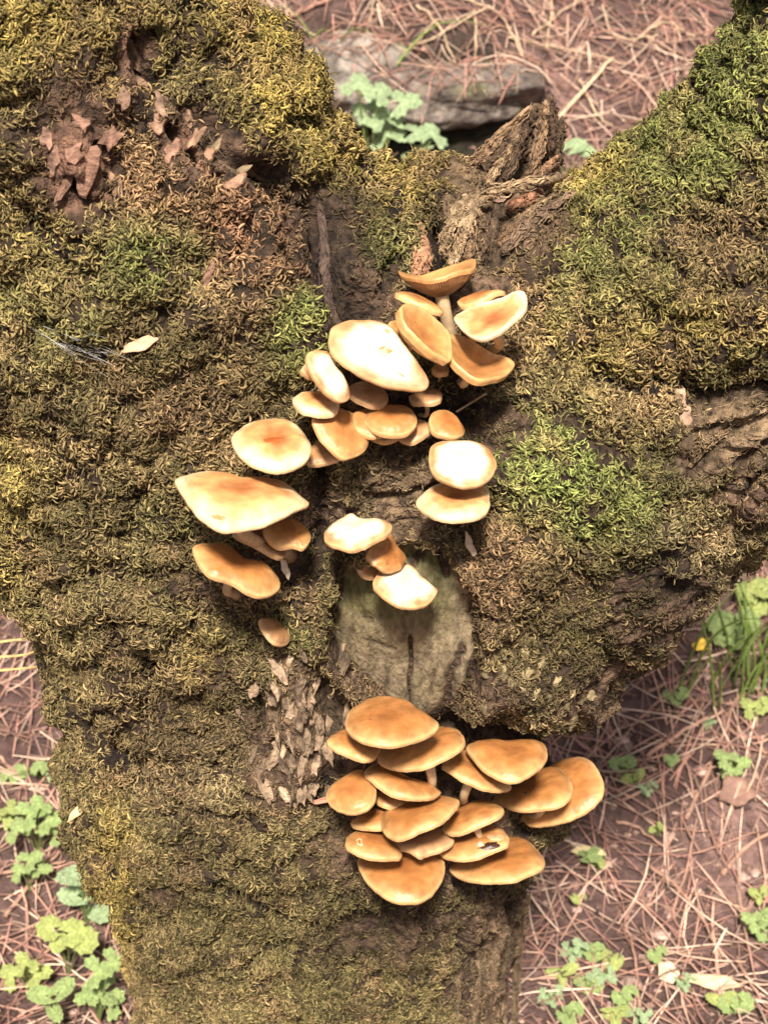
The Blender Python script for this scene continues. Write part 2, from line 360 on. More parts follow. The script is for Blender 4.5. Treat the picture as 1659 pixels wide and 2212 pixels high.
# ---- splinters, bark ridges and bark flakes, each a piece of its own
def strip(name, pts, mat, color, lift=.006, thick=.7, rough=.25, n=10, seed=0, miss_y=.02, label=None, tip=.25):
    q = crom(np.array(pts, float), 9); P = []; R = []
    for x, y, h in q:
        p, nn = hit(x, y, miss_y); dist = np.linalg.norm(p-CAM); P.append(p-ray(x, y)*lift); R.append(h*dist*2*TANH/FW)
    P = np.array(P); R = np.array(R)
    for _ in range(5): P[1:-1] = .5*P[1:-1]+.25*(P[:-2]+P[2:])
    R[0] *= tip; R[-1] *= tip
    Vv, F = tube(P, R, n, up=(0, -1, .4), flat=thick)
    T = unit(P[-1]-P[0]); al = (Vv@T)[:, None]*T; lk = (Vv-al)*1.0+al*.22
    cen = np.concatenate([np.repeat(P, n, 0), P[:1], P[-1:]])
    k = fbm(lk, 170, 3, 200+seed)*rough*3.2 + fbm(Vv, 260, 3, 90+seed)*rough*1.2
    Vv = cen+(Vv-cen)*(1+k)[:, None]*.82
    rf = np.random.default_rng(900+seed); Fq = [np.asarray(f) for f in F]; m_ = len(P); sd_ = unit(np.cross(unit(np.gradient(P, axis=0)), np.array([0, -1., .4]))); ot = np.array([0, -.9, .45]); lkx = [lk]
    for _ in range(26 if tip > .3 or rough >= .3 else 14):
        i0 = rf.integers(0, max(1, m_-6)); i1 = min(m_, i0+rf.integers(5, m_+3)); 
        if i1-i0 < 4: continue
        o_ = rf.uniform(-1, 1); pp = P[i0:i1]+sd_[i0:i1]*(R[i0:i1]*o_)[:, None]+ot*(R[i0:i1]*thick*math.sqrt(max(0, 1-o_*o_))*rf.uniform(.7, 1.1))[:, None]
        pp = pp+rf.normal(0, .0012, pp.shape); rr0 = max(R)*rf.uniform(.07, .20); w_ = rr0*np.interp(np.linspace(0, 1, len(pp)), [0, .2, .8, 1], [.35, 1, 1, .2])
        fv, fF = tube(pp, w_, 5, flat=.6); fF = [f+len(Vv) for f in fF]; Vv = np.concatenate([Vv, fv]); Fq += fF; lkx.append(np.repeat(fv[:1], len(fv), 0)*1.7)
    F = [np.concatenate([f for f in Fq if f.shape[1] == 4]), np.concatenate([f for f in Fq if f.shape[1] == 3])]; lk = np.concatenate(lkx)
    c = np.array(color)*(1+.8*fbm(lk, 220, 3, 33+seed))[:, None]
    o = mesh_np(name, Vv, F, mat, tree, color=np.clip(c, .01, 1))
    if label: o['label'] = label
    return o
WOODC = (.26, .17, .10); DARKW = (.10, .065, .042); PALEW = (.30, .21, .125)
strip('broken_stub', [(1166,225,16),(1160,260,26),(1142,305,40),(1110,350,58),(1070,400,55)], M_RAG, DARKW, 0, .6, .35, 14, 1, .06, 'jagged dark rotten stub standing in the fork', .8)
strip('wood_splinter', [(1215,250,6),(1205,310,12),(1190,370,22)], M_RAG, DARKW, 0, .7, .3, 8, 2, .05)
strip('wood_splinter', [(1150,228,6),(1090,285,12),(1040,335,14),(1000,370,10)], M_RAG, WOODC, 0, .6, .3, 8, 3, .02)
strip('torn_wood_ridge', [(1228,378,9),(1160,394,14),(1085,410,13),(1030,434,15),(1006,480,17),(990,530,16),(978,575,12)], M_RAG, PALEW, .012, .6, .3, 12, 4, .0, 'pale folded ridge of torn wood above the mushrooms', .6)
strip('torn_wood_ridge', [(1225,385,9),(1190,405,13),(1130,435,15),(1095,450,10)], M_RAG, (.24,.12,.07), .010, .6, .35, 12, 5, .0)
strip('torn_wood_ridge', [(1245,415,8),(1190,450,13),(1140,490,14),(1085,545,12)], M_RAG, (.17,.115,.075), .010, .6, .3, 8, 6)
strip('wood_splinter', [(905,478,8),(914,530,18),(912,570,20),(903,600,14)], M_RAG, (.36,.19,.11), .012, .5, .2, 8, 7)
strip('wood_splinter', [(1010,420,12),(985,465,14),(962,520,12),(960,560,8)], M_RAG, PALEW, .014, .6, .3, 8, 8)
for k, pts in enumerate([[(1178,215,5),(1172,290,9),(1150,380,12)],[(1140,240,4),(1125,310,9),(1090,390,12)],[(1120,290,4),(1085,345,8),(1050,400,10)],[(1205,335,4),(1180,365,8),(1130,400,9)],[(1035,430,6),(1022,490,10),(1010,560,9)],
        [(1060,430,5),(1050,500,8),(1035,570,8)],[(1200,420,5),(1150,455,8),(1100,500,7)],[(1165,430,4),(1120,480,8),(1075,530,7)],[(985,440,5),(970,500,7),(958,560,6)],[(1190,205,4),(1196,260,8),(1190,330,10)]]):
    strip('wood_splinter', pts, M_RAG, (WOODC, DARKW, PALEW, (.24,.14,.085))[k % 4], .008, .6, .35, 7, 60+k, .03)
strip('wood_splinter', [(690,440,9),(700,540,12),(705,640,12),(735,720,8)], M_RAG, (.075,.05,.04), .004, .6, .3, 8, 9)
for k, (pts, h) in enumerate([([(1478,1005),(1530,955),(1600,905),(1680,865)],17),([(1500,1040),(1580,985),(1680,915)],13),([(1560,1080),(1620,1010),(1690,960)],15),([(1480,905),(1560,885),(1670,850)],14),
                              ([(1595,1140),(1625,1070),(1680,1000)],14),([(1540,1200),(1580,1120),(1600,1060)],13)]):
    strip('bark_ridge', [(x, y, h*(.7+.3*math.sin(3*i+k))) for i, (x, y) in enumerate(pts)], M_RAG, (.25,.175,.105), -.004, .6, .45, 9, 20+k)
for k, (pts, h) in enumerate([([(405,235),(440,320),(520,385),(610,430)],11),([(440,270),(500,350),(590,395)],9),([(345,150),(352,200),(385,260)],9),([(1105,1970),(1090,2080),(1085,2230)],11),([(1075,1990),(1062,2090),(1050,2230)],10),
                              ([(1035,2040),(1030,2120),(1020,2230)],10),([(1130,1950),(1118,2080),(1108,2230)],8),([(985,2080),(985,2160),(975,2230)],9)]):
    strip('bark_ridge', [(x, y, h*(.7+.3*math.sin(2*i+k))) for i, (x, y) in enumerate(pts)], M_RAG, (.17,.12,.075), -.002, .6, .45, 8, 40+k)
def flake(x, y, a, b, rot, color, lift=.001, th=.0020, seed=0, mat=M_RAG):
    n, K = 12, 3; r = np.random.default_rng(seed); rj = np.clip(1+.28*r.standard_normal(n), .55, 1.35)
    p0, nn = hit(x, y); d = np.linalg.norm(p0-CAM)*2*TANH/FW
    nn = unit(nn*.6+np.array([0, -.9, .35])); s = unit(np.cross(nn, CU)); up = np.cross(s, nn) 
    if up@CU < 0: up = -up; s = -s
    ca, sa = math.cos(rot), math.sin(rot)
    rows = [(0, th), (.55, th*.95), (.9, th*.75), (1.0, 0), (1.02, -th)]; Vv = []
    for rr, z in rows:
        for k in range(n):
            t = k/n*2*math.pi; u, v = a*d*rr*rj[k]*math.cos(t), b*d*rr*rj[k]*math.sin(t)
            Vv.append(p0+s*(u*ca-v*sa)+up*(u*sa+v*ca)+nn*(z+lift))
    Vv = np.array(Vv); i = np.arange(n); j = (i+1) % n
    F = np.concatenate([np.stack([k*n+i, k*n+j, (k+1)*n+j, (k+1)*n+i], 1) for k in range(len(rows)-1)])
    Vv += nn*(fbm(Vv, 120, 3, seed)*th*.8)[:, None]
    c = np.array(color)*(1+.5*fbm(Vv, 150, 3, seed+3))[:, None]
    return mesh_np('bark_flake', Vv, F, mat, tree, color=np.clip(c, .01, 1), smooth=False)
PINKB = (.22, .125, .090)
for k, (x, y, a, b, rot, c) in enumerate([(190,372,26,60,.35,PINKB),(160,330,20,30,.3,PINKB),(140,395,9,36,.45,PINKB),(240,300,22,26,.2,PINKB),(300,180,26,30,.1,(.24,.15,.10)),(285,110,20,40,0,(.22,.14,.09)),
        (395,245,14,40,-.5,(.24,.15,.10)),(440,360,16,50,.8,(.33,.185,.12)),(450,590,9,34,.3,PINKB),(175,265,22,20,.2,PINKB),(215,340,13,38,.3,PINKB),(120,345,12,34,.4,(.22,.13,.095)),(100,300,14,22,.1,(.2,.12,.09)),(225,425,12,22,.3,PINKB),(265,215,16,24,.0,(.22,.14,.1)),(350,235,12,30,-.4,(.2,.13,.09)),(420,300,10,34,.6,(.28,.17,.11)),(500,400,12,34,1.0,(.26,.15,.1)),(370,330,14,26,.4,(.3,.17,.12)),(340,270,16,22,.2,(.27,.16,.11)),(460,330,9,40,.75,(.2,.15,.09)),(520,370,9,40,.95,(.19,.14,.085)),(1470,860,16,22,.3,(.36,.24,.16)),(1480,905,12,24,.2,(.3,.2,.14)),(250,400,12,30,-.2,(.26,.16,.11))]):
    flake(x, y, a, b, rot, c, seed=300+k)
rr_ = random.Random(5)
for k in range(60):
    x = rr_.gauss(640, 62); y = rr_.uniform(1410, 1720)
    flake(x, y, rr_.uniform(5, 12), rr_.uniform(14, 36), rr_.uniform(-.6, .4), np.array((.30, .215, .145))*rr_.uniform(.4, 1.3), rr_.uniform(-.002, .002), .004, 400+k)
for k in range(34):
    x = rr_.uniform(1020, 1300); y = rr_.uniform(1400, 1570)
    flake(x, y, rr_.uniform(5, 13), rr_.uniform(8, 22), rr_.uniform(-.8, .8), np.array((.28, .22, .12))*rr_.uniform(.4, 1.2), -.001, .0035, 480+k)

# ------------------------------------------------------------------ moss: more strands than anyone could count
OLIVE = np.array([.215, .172, .075]); YEL = np.array([.36, .28, .080]); GRN = np.array([.185, .200, .060]); BRT = np.array([.255, .300, .085])
DRY = np.array([.30, .195, .105]); RED = np.array([.32, .175, .105]); TAN = np.array([.34, .26, .145]); DOL = np.array([.125, .110, .040])
MC = [(YEL,[(610,140,110,190,.9),(730,330,90,90,.8),(850,400,90,60,.9),(970,370,70,40,.9),(1300,380,90,110,.9),(1440,215,90,120,.8),(110,70,260,120,.7),(30,1080,60,220,.5),(245,1960,50,260,.8),(1420,720,260,90,.5),(520,60,160,90,.7),(430,1450,60,90,.4),(60,520,120,140,.4)]),
      (GRN,[(1500,260,200,230,.9),(660,700,85,100,.9),(350,570,130,80,.9),(1330,560,160,150,.6),(1400,1060,140,130,.8),(830,560,70,90,.6),(640,1330,80,70,.6),(120,640,150,120,.5),(700,480,60,60,.4),(1340,470,120,80,.8),(430,1120,120,60,.3)]),
      (BRT,[(1180,1000,165,120,1),(1280,1110,130,60,.7),(650,680,50,70,.5),(1600,60,90,110,.6)]),
      (RED,[(540,500,120,130,.85),(640,570,60,60,.7),(420,420,120,80,.5),(300,380,110,110,.5),(220,260,120,90,.5),(150,420,90,60,.5)]),
      (DRY,[(1070,1220,85,150,.9),(1380,900,110,80,.5),(500,640,140,110,.4),(420,880,140,120,.5),(500,1000,120,120,.35),(1180,1250,90,90,.5),(560,1290,120,60,.6),(1540,520,120,100,.5),(330,1560,160,150,.35),(1130,660,60,90,.7)]),
      (TAN,[(640,1620,150,140,.6),(860,1060,120,100,.8),(1150,1500,150,60,.5),(1480,1240,130,160,.6),(1080,2120,110,160,.6),(420,1680,130,100,.4)]),
      (DOL,[(1350,1300,170,130,.7),(900,1950,260,80,.7),(1250,1480,150,80,.6),(1600,790,160,60,.7),(120,450,110,60,.5),(780,480,70,110,.6),(400,1180,130,80,.3),(700,2080,250,170,.4),(300,750,200,80,.4)])]
tri = np.concatenate([TF[:, [0, 1, 2]], TF[:, [0, 2, 3]]])
A3 = V[tri]; nrm = np.cross(A3[:, 1]-A3[:, 0], A3[:, 2]-A3[:, 0]); area = np.linalg.norm(nrm, axis=1)/2; nrm = unit(nrm)
cen = A3.mean(1); vd = unit(CAM-cen); facing = (nrm*vd).sum(1)
cpx, cpy, _ = project(cen)
vis = (facing > -.25) & (cpx > -130) & (cpx < FW+130) & (cpy > -130) & (cpy < FH+130)
mt = mossy[tri].mean(1); km = km_in[tri].any(1); gt = gcol[tri].mean(1)
hard = blobs(cpx, cpy, [(715,540,60,160,.9),(945,540,30,70,1),(1040,490,60,90,.6),(1600,940,120,80,.6),(170,350,75,95,.95),(305,130,45,75,.9),(430,320,80,50,.8),(520,380,70,30,.7)])
clump = np.clip(.7+1.0*fbm(cen, 70, 2, 61)+1.1*noise(cen, 190, 63), .16, 2.2)
wgt = area*np.clip(mt, .32, 1)*np.clip(.15+2.2*bil[tri].mean(1), .15, 1.15)*(1-hard)*clump*np.clip(.95+1.1*fbm(cen, 17, 3, 64), .45, 1.4)*(1-.75*gt)*np.where(vis, 1.0, .10)*np.where(km, 0.0, 1.0)
NS = 84000
ti = RNG.choice(len(tri), NS, p=wgt/wgt.sum())
u = RNG.random((NS, 2)); u = np.where((u.sum(1) > 1)[:, None], 1-u, u)
Pm = A3[ti, 0]+(A3[ti, 1]-A3[ti, 0])*u[:, :1]+(A3[ti, 2]-A3[ti, 0])*u[:, 1:]; Nm = nrm[ti]
mx, my, _ = project(Pm); lobe = mt[ti]
mc = OLIVE*np.ones((NS, 1))
jx = mx+30*fbm(Pm, 60, 2, 81); jy = my+30*fbm(Pm, 60, 2, 82)
for c, L in MC: mc = pull(mc, c, np.clip(blobs(jx, jy, L)*(.85+.5*RNG.random(NS)), 0, 1))
mc = pull(mc, DRY*.9, np.clip(.12+.9*fbm(Pm, 45, 3, 91), 0, .65))
mc = pull(mc, tcol[tri[ti, 0]]*1.6, np.clip(1-lobe, 0, 1)*.8)
mc = mc*(.60+.8*RNG.random(NS)[:, None])*(1+.75*fbm(Pm, 22, 3, 95)[:, None])
me = bpy.data.meshes.new('moss'); me.vertices.add(NS); me.vertices.foreach_set('co', (Pm-Nm*.0008).astype(np.float32).ravel())
at = me.attributes.new('col', 'FLOAT_COLOR', 'POINT'); c4 = np.ones((NS, 4), np.float32); c4[:, :3] = np.clip(mc, .01, .9); at.data.foreach_set('color', c4.ravel())
at = me.attributes.new('nor', 'FLOAT_VECTOR', 'POINT'); at.data.foreach_set('vector', unit(Nm+.25*RNG.standard_normal((NS, 3))+np.array([0, 0, -.1])).astype(np.float32).ravel())
at = me.attributes.new('spin', 'FLOAT', 'POINT'); at.data.foreach_set('value', (RNG.random(NS)*6.283).astype(np.float32))
at = me.attributes.new('size', 'FLOAT', 'POINT'); at.data.foreach_set('value', ((.62+.38*lobe)*(.65+.6*RNG.random(NS))).astype(np.float32))
at = me.attributes.new('pick', 'INT', 'POINT'); at.data.foreach_set('value', RNG.integers(0, 8, NS).astype(np.int32))
moss = obj('moss', me, tree); moss['kind'] = 'stuff'; me.materials.append(M_MOSS)
pc_ = bpy.data.collections.new('moss_sprigs')
for v in range(8):
    r = np.random.default_rng(70+v); vs, fs, sh = [], [[], []], []; off = 0
    for k in range(8):
        az = r.uniform(0, 6.283); d = unit(np.array([math.cos(az), math.sin(az), r.uniform(.5, 1.9)])); p = np.array([r.normal(0, .0020), r.normal(0, .0020), -.001])
        axis = unit(np.cross(d, unit(r.standard_normal(3)))); turn = r.uniform(.28, .62); L_ = r.uniform(.0055, .0115); P_ = [p]
        for j_ in range(6):
            p = p+d*L_/6; P_.append(p); d = unit(d*math.cos(turn)+np.cross(axis, d)*math.sin(turn)+np.array([0, 0, -.10]))
        w_ = r.uniform(.00036, .00070)
        fv, fF = tube(np.array(P_), w_*np.array([.7, .9, 1.0, 1.15, 1.15, .95, .4]), 4); vs.append(fv); fs[0].append(fF[0]+off); fs[1].append(fF[1]+off); off += len(fv); sh.append(np.full(len(fv), r.choice([.45, .7, 1.0, 1.2, 1.5])))
    sh = np.concatenate(sh); pm = mesh_np('moss_sprig', np.concatenate(vs), [np.concatenate(fs[0]), np.concatenate(fs[1])], M_MOSS, link=False)
    at = pm.attributes.new('shade', 'FLOAT', 'POINT'); at.data.foreach_set('value', sh.astype(np.float32))
    pc_.objects.link(bpy.data.objects.new('moss_sprig', pm))
ng = bpy.data.node_groups.new('moss_growth', 'GeometryNodeTree'); gn, gl = ng.nodes, ng.links
ng.interface.new_socket('Geometry', in_out='INPUT', socket_type='NodeSocketGeometry'); ng.interface.new_socket('Geometry', in_out='OUTPUT', socket_type='NodeSocketGeometry')
gi = gn.new('NodeGroupInput'); go = gn.new('NodeGroupOutput'); ip = gn.new('GeometryNodeInstanceOnPoints'); ci = gn.new('GeometryNodeCollectionInfo')
ci.inputs['Collection'].default_value = pc_; ci.inputs['Separate Children'].default_value = True; ci.inputs['Reset Children'].default_value = True
def named(nm, ty):
    a_ = gn.new('GeometryNodeInputNamedAttribute'); a_.data_type = ty; a_.inputs['Name'].default_value = nm; return a_.outputs['Attribute']
al = gn.new('FunctionNodeAlignRotationToVector'); al.axis = 'Z'; gl.new(named('nor', 'FLOAT_VECTOR'), al.inputs['Vector'])
ax = gn.new('FunctionNodeAxisAngleToRotation'); ax.inputs['Axis'].default_value = (0, 0, 1); gl.new(named('spin', 'FLOAT'), ax.inputs['Angle'])
rr2 = gn.new('FunctionNodeRotateRotation'); rr2.rotation_space = 'LOCAL'; gl.new(al.outputs[0], rr2.inputs[0]); gl.new(ax.outputs[0], rr2.inputs[1])
gl.new(gi.outputs[0], ip.inputs['Points']); gl.new(ci.outputs[0], ip.inputs['Instance']); ip.inputs['Pick Instance'].default_value = True
gl.new(named('pick', 'INT'), ip.inputs['Instance Index']); gl.new(rr2.outputs[0], ip.inputs['Rotation']); gl.new(named('size', 'FLOAT'), ip.inputs['Scale'])
gl.new(ip.outputs[0], go.inputs[0])
md = moss.modifiers.new('moss_growth', 'NODES'); md.node_group = ng
n_, l_ = M_MOSS.node_tree.nodes, M_MOSS.node_tree.links
for nd_ in [x for x in n_ if x.type == 'ATTRIBUTE']:
    nd_.attribute_type = 'INSTANCER'
    sa_ = n_.new('ShaderNodeAttribute'); sa_.attribute_name = 'shade'; sc_ = n_.new('ShaderNodeVectorMath'); sc_.operation = 'SCALE'
    tgt = nd_.outputs['Color'].links[0].to_socket; l_.new(nd_.outputs['Color'], sc_.inputs[0]); l_.new(sa_.outputs['Fac'], sc_.inputs['Scale']); l_.new(sc_.outputs[0], tgt)

# ------------------------------------------------------------------ mushrooms
def zone(x0, y0, x1, y1): return lambda P: (np.array([x0, y0])+np.asarray(P, float)*((x1-x0)/1659.0))*.8295
ZA, ZB, ZC = zone(700,600,1500,1200), zone(420,1000,1320,1700), zone(780,1750,1620,2380)
PAL = {'honey': ((.285,.110,.034),(.370,.158,.050),(.485,.255,.100)), 'orange': ((.30,.110,.038),(.52,.265,.105),(.80,.60,.36)), 'pale': ((.78,.58,.35),(.84,.70,.49),(.50,.25,.11)),  # pale: overexposure of the brightest caps put into their colour
       'brown': ((.32,.135,.045),(.40,.185,.064),(.58,.32,.13)), 'dull': ((.30,.155,.07),(.36,.19,.09),(.46,.27,.14))}
NTH = 84
def mushroom(label, group, zn=None, out=None, disc=None, pal='honey', H=.16, D=.05, W=.03, lift=.045, e=None, roll=None, th=.0035, gd=.3, stem=.12, stem_to=None, seed=0, spots=0, cat='mushroom', rcol=None, ragged=0.0, squash=1.0, length=1.0):
    r_ = np.random.default_rng(1000+seed)
    if out is not None:
        P = crom(zn(out), 8, True)
        x, y = P[:, 0], P[:, 1]; x2, y2 = np.roll(x, -1), np.roll(y, -1); cr = x*y2-x2*y; Aa = cr.sum()/2
        c = np.array([((x+x2)*cr).sum(), ((y+y2)*cr).sum()])/(6*Aa)
        dP = P-c; cov = dP.T@dP/len(P); ev, evec = np.linalg.eigh(cov)
        ratio = math.sqrt(ev[0]/ev[1]); mdir = evec[:, 0]
        if mdir[1] > 0: mdir = -mdir
        sin_e = min(max(ratio, .40), .82) if e is None else math.sin(rad(e))
    else:
        c = zn([disc[:2]])[0]; sin_e = math.sin(rad(e)); mdir = np.array([math.sin(rad(roll)), -math.cos(rad(roll))])
    d = ray(c[0], c[1]); hp, hn = hit(c[0], c[1], -.10)
    C = CAM+d*(np.linalg.norm(hp-CAM)-lift)
    m3 = CX*mdir[0]-CU*mdir[1]; m3 = unit(m3-(m3@d)*d); cos_e = math.sqrt(1-sin_e**2)
    n = unit(m3*cos_e-d*sin_e); uax = unit(np.cross(m3, -d)); vax = np.cross(n, uax)
    if out is not None:
        rd = ray(P[:, 0], P[:, 1]); t = ((C-CAM)@n)/(rd@n); Q3 = CAM+rd*t[:, None]-C
        uv = np.stack([Q3@uax, Q3@vax], 1)
        an = np.unwrap(np.arctan2(uv[:, 1], uv[:, 0]))
        if an[-1] < an[0]: uv = uv[::-1]
        seg = np.linalg.norm(np.roll(uv, -1, 0)-uv, axis=1); s = np.concatenate([[0], np.cumsum(seg)]); uvc = np.concatenate([uv, uv[:1]])
        ss = np.linspace(0, s[-1], NTH, endpoint=False); O = np.stack([np.interp(ss, s, uvc[:, k]) for k in (0, 1)], 1)
    else:
        Rm = (zn([(disc[0]+disc[2], disc[1])])[0]-c)[0]*np.linalg.norm(C-CAM)*2*TANH/FW
        th_ = np.arange(NTH)/NTH*2*np.pi; rj = 1+.05*np.sin(2*th_+r_.random()*6)+.04*np.sin(3*th_+r_.random()*6)
        O = Rm*np.stack([np.cos(th_)*rj, np.sin(th_)*rj*squash], 1)
    th_ = np.arctan2(O[:, 1], O[:, 0]); Ra = np.linalg.norm(O, axis=1); R = Ra.mean()
    # small uneven nicks on the margin
    tt = np.arange(NTH)/NTH*2*np.pi
    nick = fbm(np.stack([np.cos(tt)*3, np.sin(tt)*3, np.full(NTH, seed*3.7)], 1), 1.3, 3, seed)
    nick2 = noise(np.stack([np.cos(tt)*3, np.sin(tt)*3, np.full(NTH, seed*1.7)], 1), 4.5, seed+9); O = O*(1+(.030+ragged)*nick+.014*nick2)[:, None]
    O = .25*np.roll(O, 1, 0)+.5*O+.25*np.roll(O, -1, 0)
    ell = unit(O)*R; rs = np.array([.0, .12, .25, .38, .5, .62, .72, .81, .88, .93, .97, 1.0, 1.0, .985])
    ph = r_.random(3)*6.28
    def height(r, tt, pos):
        base = 1.45*H*R*(1-r**2.3) if H >= 0 else H*R*(1-r**1.7)
        z = base - D*R*np.exp(-(r/.33)**2) + W*R*r**2*(np.sin(2*tt+ph[0])+.6*np.sin(3*tt+ph[1])+.35*np.sin(5*tt+ph[2]))
        z = z - (.075*R*sstep(.84, 1.0, r) if H >= 0 else 0)
        return z + .012*R*r**3*noise(np.stack([np.cos(tt)*3, np.sin(tt)*3, np.full(len(pos), seed*2.1)], 1), 3.5, seed) + .028*R*fbm(np.stack([pos[:, 0]/R*1.2, pos[:, 1]/R*1.2, np.full(len(pos), seed*1.3)], 1), 1.6, 3, 5)
    Vv = []; rv = []
    for k, r in enumerate(rs):
        b = r**1.5; pos = r*(O*b+ell*np.minimum(1, (Ra/R))[:, None]*(1-b)); z = height(r, tt, pos)
        if k == 12: z = z-th*.55
        if k == 13: z = z-th
        Vv.append(np.stack([pos[:, 0], pos[:, 1], z], 1)); rv.append(np.full(NTH, r))
    V3 = np.concatenate(Vv); rv = np.concatenate(rv)
    i = np.arange(NTH); j = (i+1) % NTH
    F = np.concatenate([np.stack([k*NTH+i, (k+1)*NTH+i, (k+1)*NTH+j, k*NTH+j], 1) for k in range(len(rs)-1)])
    cc, cm, ce = [np.array(v) for v in PAL[pal]]
    nz = fbm(V3/R*1.0+seed, 2.2, 4, 7)
    g = np.clip(rv+.28*nz, 0, 1)
    colr = pull(cc*np.ones((len(V3), 1)), cm, sstep(.05, .5, g)); colr = pull(colr, ce, sstep(.62, .98, g))
    tv = np.tile(tt, len(rs)); colr = colr*(1+.20*fbm(V3/R+seed*2, 4, 4, 17)+.10*rv*fbm(np.stack([np.cos(tv)*6, np.sin(tv)*6, rv*.6+seed], 1), 2.2, 2, 19))[:, None]
    rim = sstep(.93, 1, rv); colr = colr*(1-.12*rim*(.5+.5*np.repeat(nick[None], len(rs), 0).ravel()))[:, None]
    colr = colr*(1-.16*np.exp(-((rv+.05*nz-.86)/.05)**2))[:, None]; colr = pull(colr, np.array([.72, .48, .24]), .35*sstep(.955, .975, rv)*(H > 0))
    if pal == 'pale' and not spots: spots = .3
    if spots:
        k = sstep(.30, .55, fbm(V3/R+seed*5, 3.4, 3, 27))*spots; colr = pull(colr, np.array([.22, .10, .04]), k)
    root = empty('mushroom', (0, 0, 0)); Bm = np.stack([uax, vax, n], 1)
    # stem first, so that the thing's origin is its foot
    gz = -th - gd*R*.55
    top = C+n*(gz+(H if H < 0 else 0)*R*.5)+(vax*R*.15 if stem_to is None else 0)
    if stem_to is not None:
        sp = zn([stem_to])[0]; foot, fn = hit(sp[0], sp[1], -.08)
    else:
        dn = unit(-n*.15+np.array([0, 1., -.62])); q = BV.ray_cast(Vector(top), Vector(dn))
        if q[0] is None or (q[0]-Vector(top)).length > .16: q = BV.find_nearest(Vector(top))
        foot = np.array(q[0])
    foot = foot+unit(foot-top)*.006
    root.location = tuple(foot); W0 = lambda A: A@Bm.T+C-foot
    cap = mesh_np('cap', W0(V3), F, M_CAP, root, color=np.clip(colr, .02, .92))
    NG = 2*NTH; t2 = np.arange(NG)/NG*2*np.pi; O2 = np.empty((NG, 2)); O2[0::2] = O; O2[1::2] = .5*(O+np.roll(O, -1, 0))
    Gv = []; gr = [.985, .8, .55, .3, .1]
    for r in gr:
        pos = r*O2; z = height(r, t2, pos)*(1 if H < 0 else r) - th - gd*R*.55*(1-r)
        z = z-np.where(np.arange(NG) % 2, 0, .03*R)*(1 if .2 < r < .95 else 0)
        Gv.append(np.stack([pos[:, 0], pos[:, 1], z], 1))
    Gv = np.concatenate(Gv); i = np.arange(NG); j = (i+1) % NG
    GF = np.concatenate([np.stack([k*NG+i, (k+1)*NG+i, (k+1)*NG+j, k*NG+j], 1) for k in range(len(gr)-1)])
    gcol = np.where((np.arange(len(Gv)) % 2)[:, None] > 0, np.array([.26, .13, .06]), np.array([.42, .25, .12]))
    mesh_np('gills', W0(Gv), GF, M_GILL, root, color=gcol, smooth=False)
    a0 = top; a3 = foot; L_ = np.linalg.norm(a3-a0); tq = np.linspace(0, 1, 9)[:, None]
    bw = .15 if stem_to is None else .35; a1 = a0-n*L_*bw; a2 = a3+np.array([0, -.25, .30])*L_*bw+(a0-a3)*.25
    Pp = (1-tq)**3*a0+3*(1-tq)**2*tq*a1+3*(1-tq)*tq**2*a2+tq**3*a3
    rsd = stem*R*np.interp(tq[:, 0], [0, .12, .5, .85, 1], [1.25, 1.0, .92, 1.05, 1.3])
    Sv, SF = tube(Pp-foot, rsd, 10)
    sc = np.array([.60, .44, .26])*(1-.35*np.concatenate([np.repeat(tq[:, 0], 10), [0, 1]]))[:, None]*(1+.25*fbm(Sv, 300, 2, seed))[:, None]
    mesh_np('stem', Sv, SF, M_STEM, root, color=sc)
    tag(root, label, cat, group)
    return root
GU, GL, GM, GB = 'upper cluster of honey mushrooms in the fork', 'mushrooms on the left of the branch scar', 'mushrooms around the branch scar', 'lower cluster of honey mushrooms'
def A(label, out, **k): return mushroom(label, k.pop('g', GU), ZA, out, **k)
def B(label, out, **k): return mushroom(label, k.pop('g', GL), ZB, out, **k)
def Cc(label, out, **k): return mushroom(label, GB, ZC, out, **k)
# upper cluster
mushroom('funnel-shaped mushroom with upturned wavy rim topping the upper cluster, underside and stem showing', GU, ZA, disc=(912,215,212), e=7, roll=-9, pal='honey', H=-.50, D=0, W=.09, lift=.085, gd=.25, stem=.20, stem_to=(975,560), seed=1, squash=.8)
mushroom('thin brown cap seen edge-on behind the stem of the funnel-shaped mushroom', GU, ZA, disc=(815,375,135), e=9, roll=22, pal='brown', H=.10, lift=.05, seed=2, squash=.7)
mushroom('thin wavy cap wedged behind the upturned orange cap beside right limb', GU, ZA, disc=(1140,352,125), e=9, roll=-14, pal='honey', H=.12, W=.08, lift=.045, seed=3, squash=.7)
A('upturned orange cap with a pale lower lip leaning on the right limb', [(1000,480),(1030,430),(1120,390),(1250,370),(1340,335),(1385,340),(1390,400),(1350,455),(1260,525),(1180,575),(1120,585),(1050,545)], pal='orange', H=-.12, D=0, W=.05, lift=.075, gd=.45, seed=4, stem=.16, stem_to=(1195,660), e=35)
A('curled dish-shaped mushroom with a thick rolled edge beneath the upturned orange cap', [(975,575),(990,552),(1060,560),(1130,610),(1200,660),(1260,672),(1310,700),(1325,740),(1260,785),(1150,792),(1050,745),(985,690)], pal='brown', H=-.32, D=0, W=.05, lift=.06, gd=.3, seed=5, th=.006, stem=.13, stem_to=(1040,815), e=30)
A('tilted dish-shaped cap with a bright rim between the big white cap and the funnel', [(715,415),(745,400),(810,412),(890,455),(950,515),(980,570),(988,700),(960,692),(880,645),(800,575),(735,490)], pal='brown', H=-.30, D=0, W=.03, lift=.070, gd=.5, th=.007, seed=6, e=32)
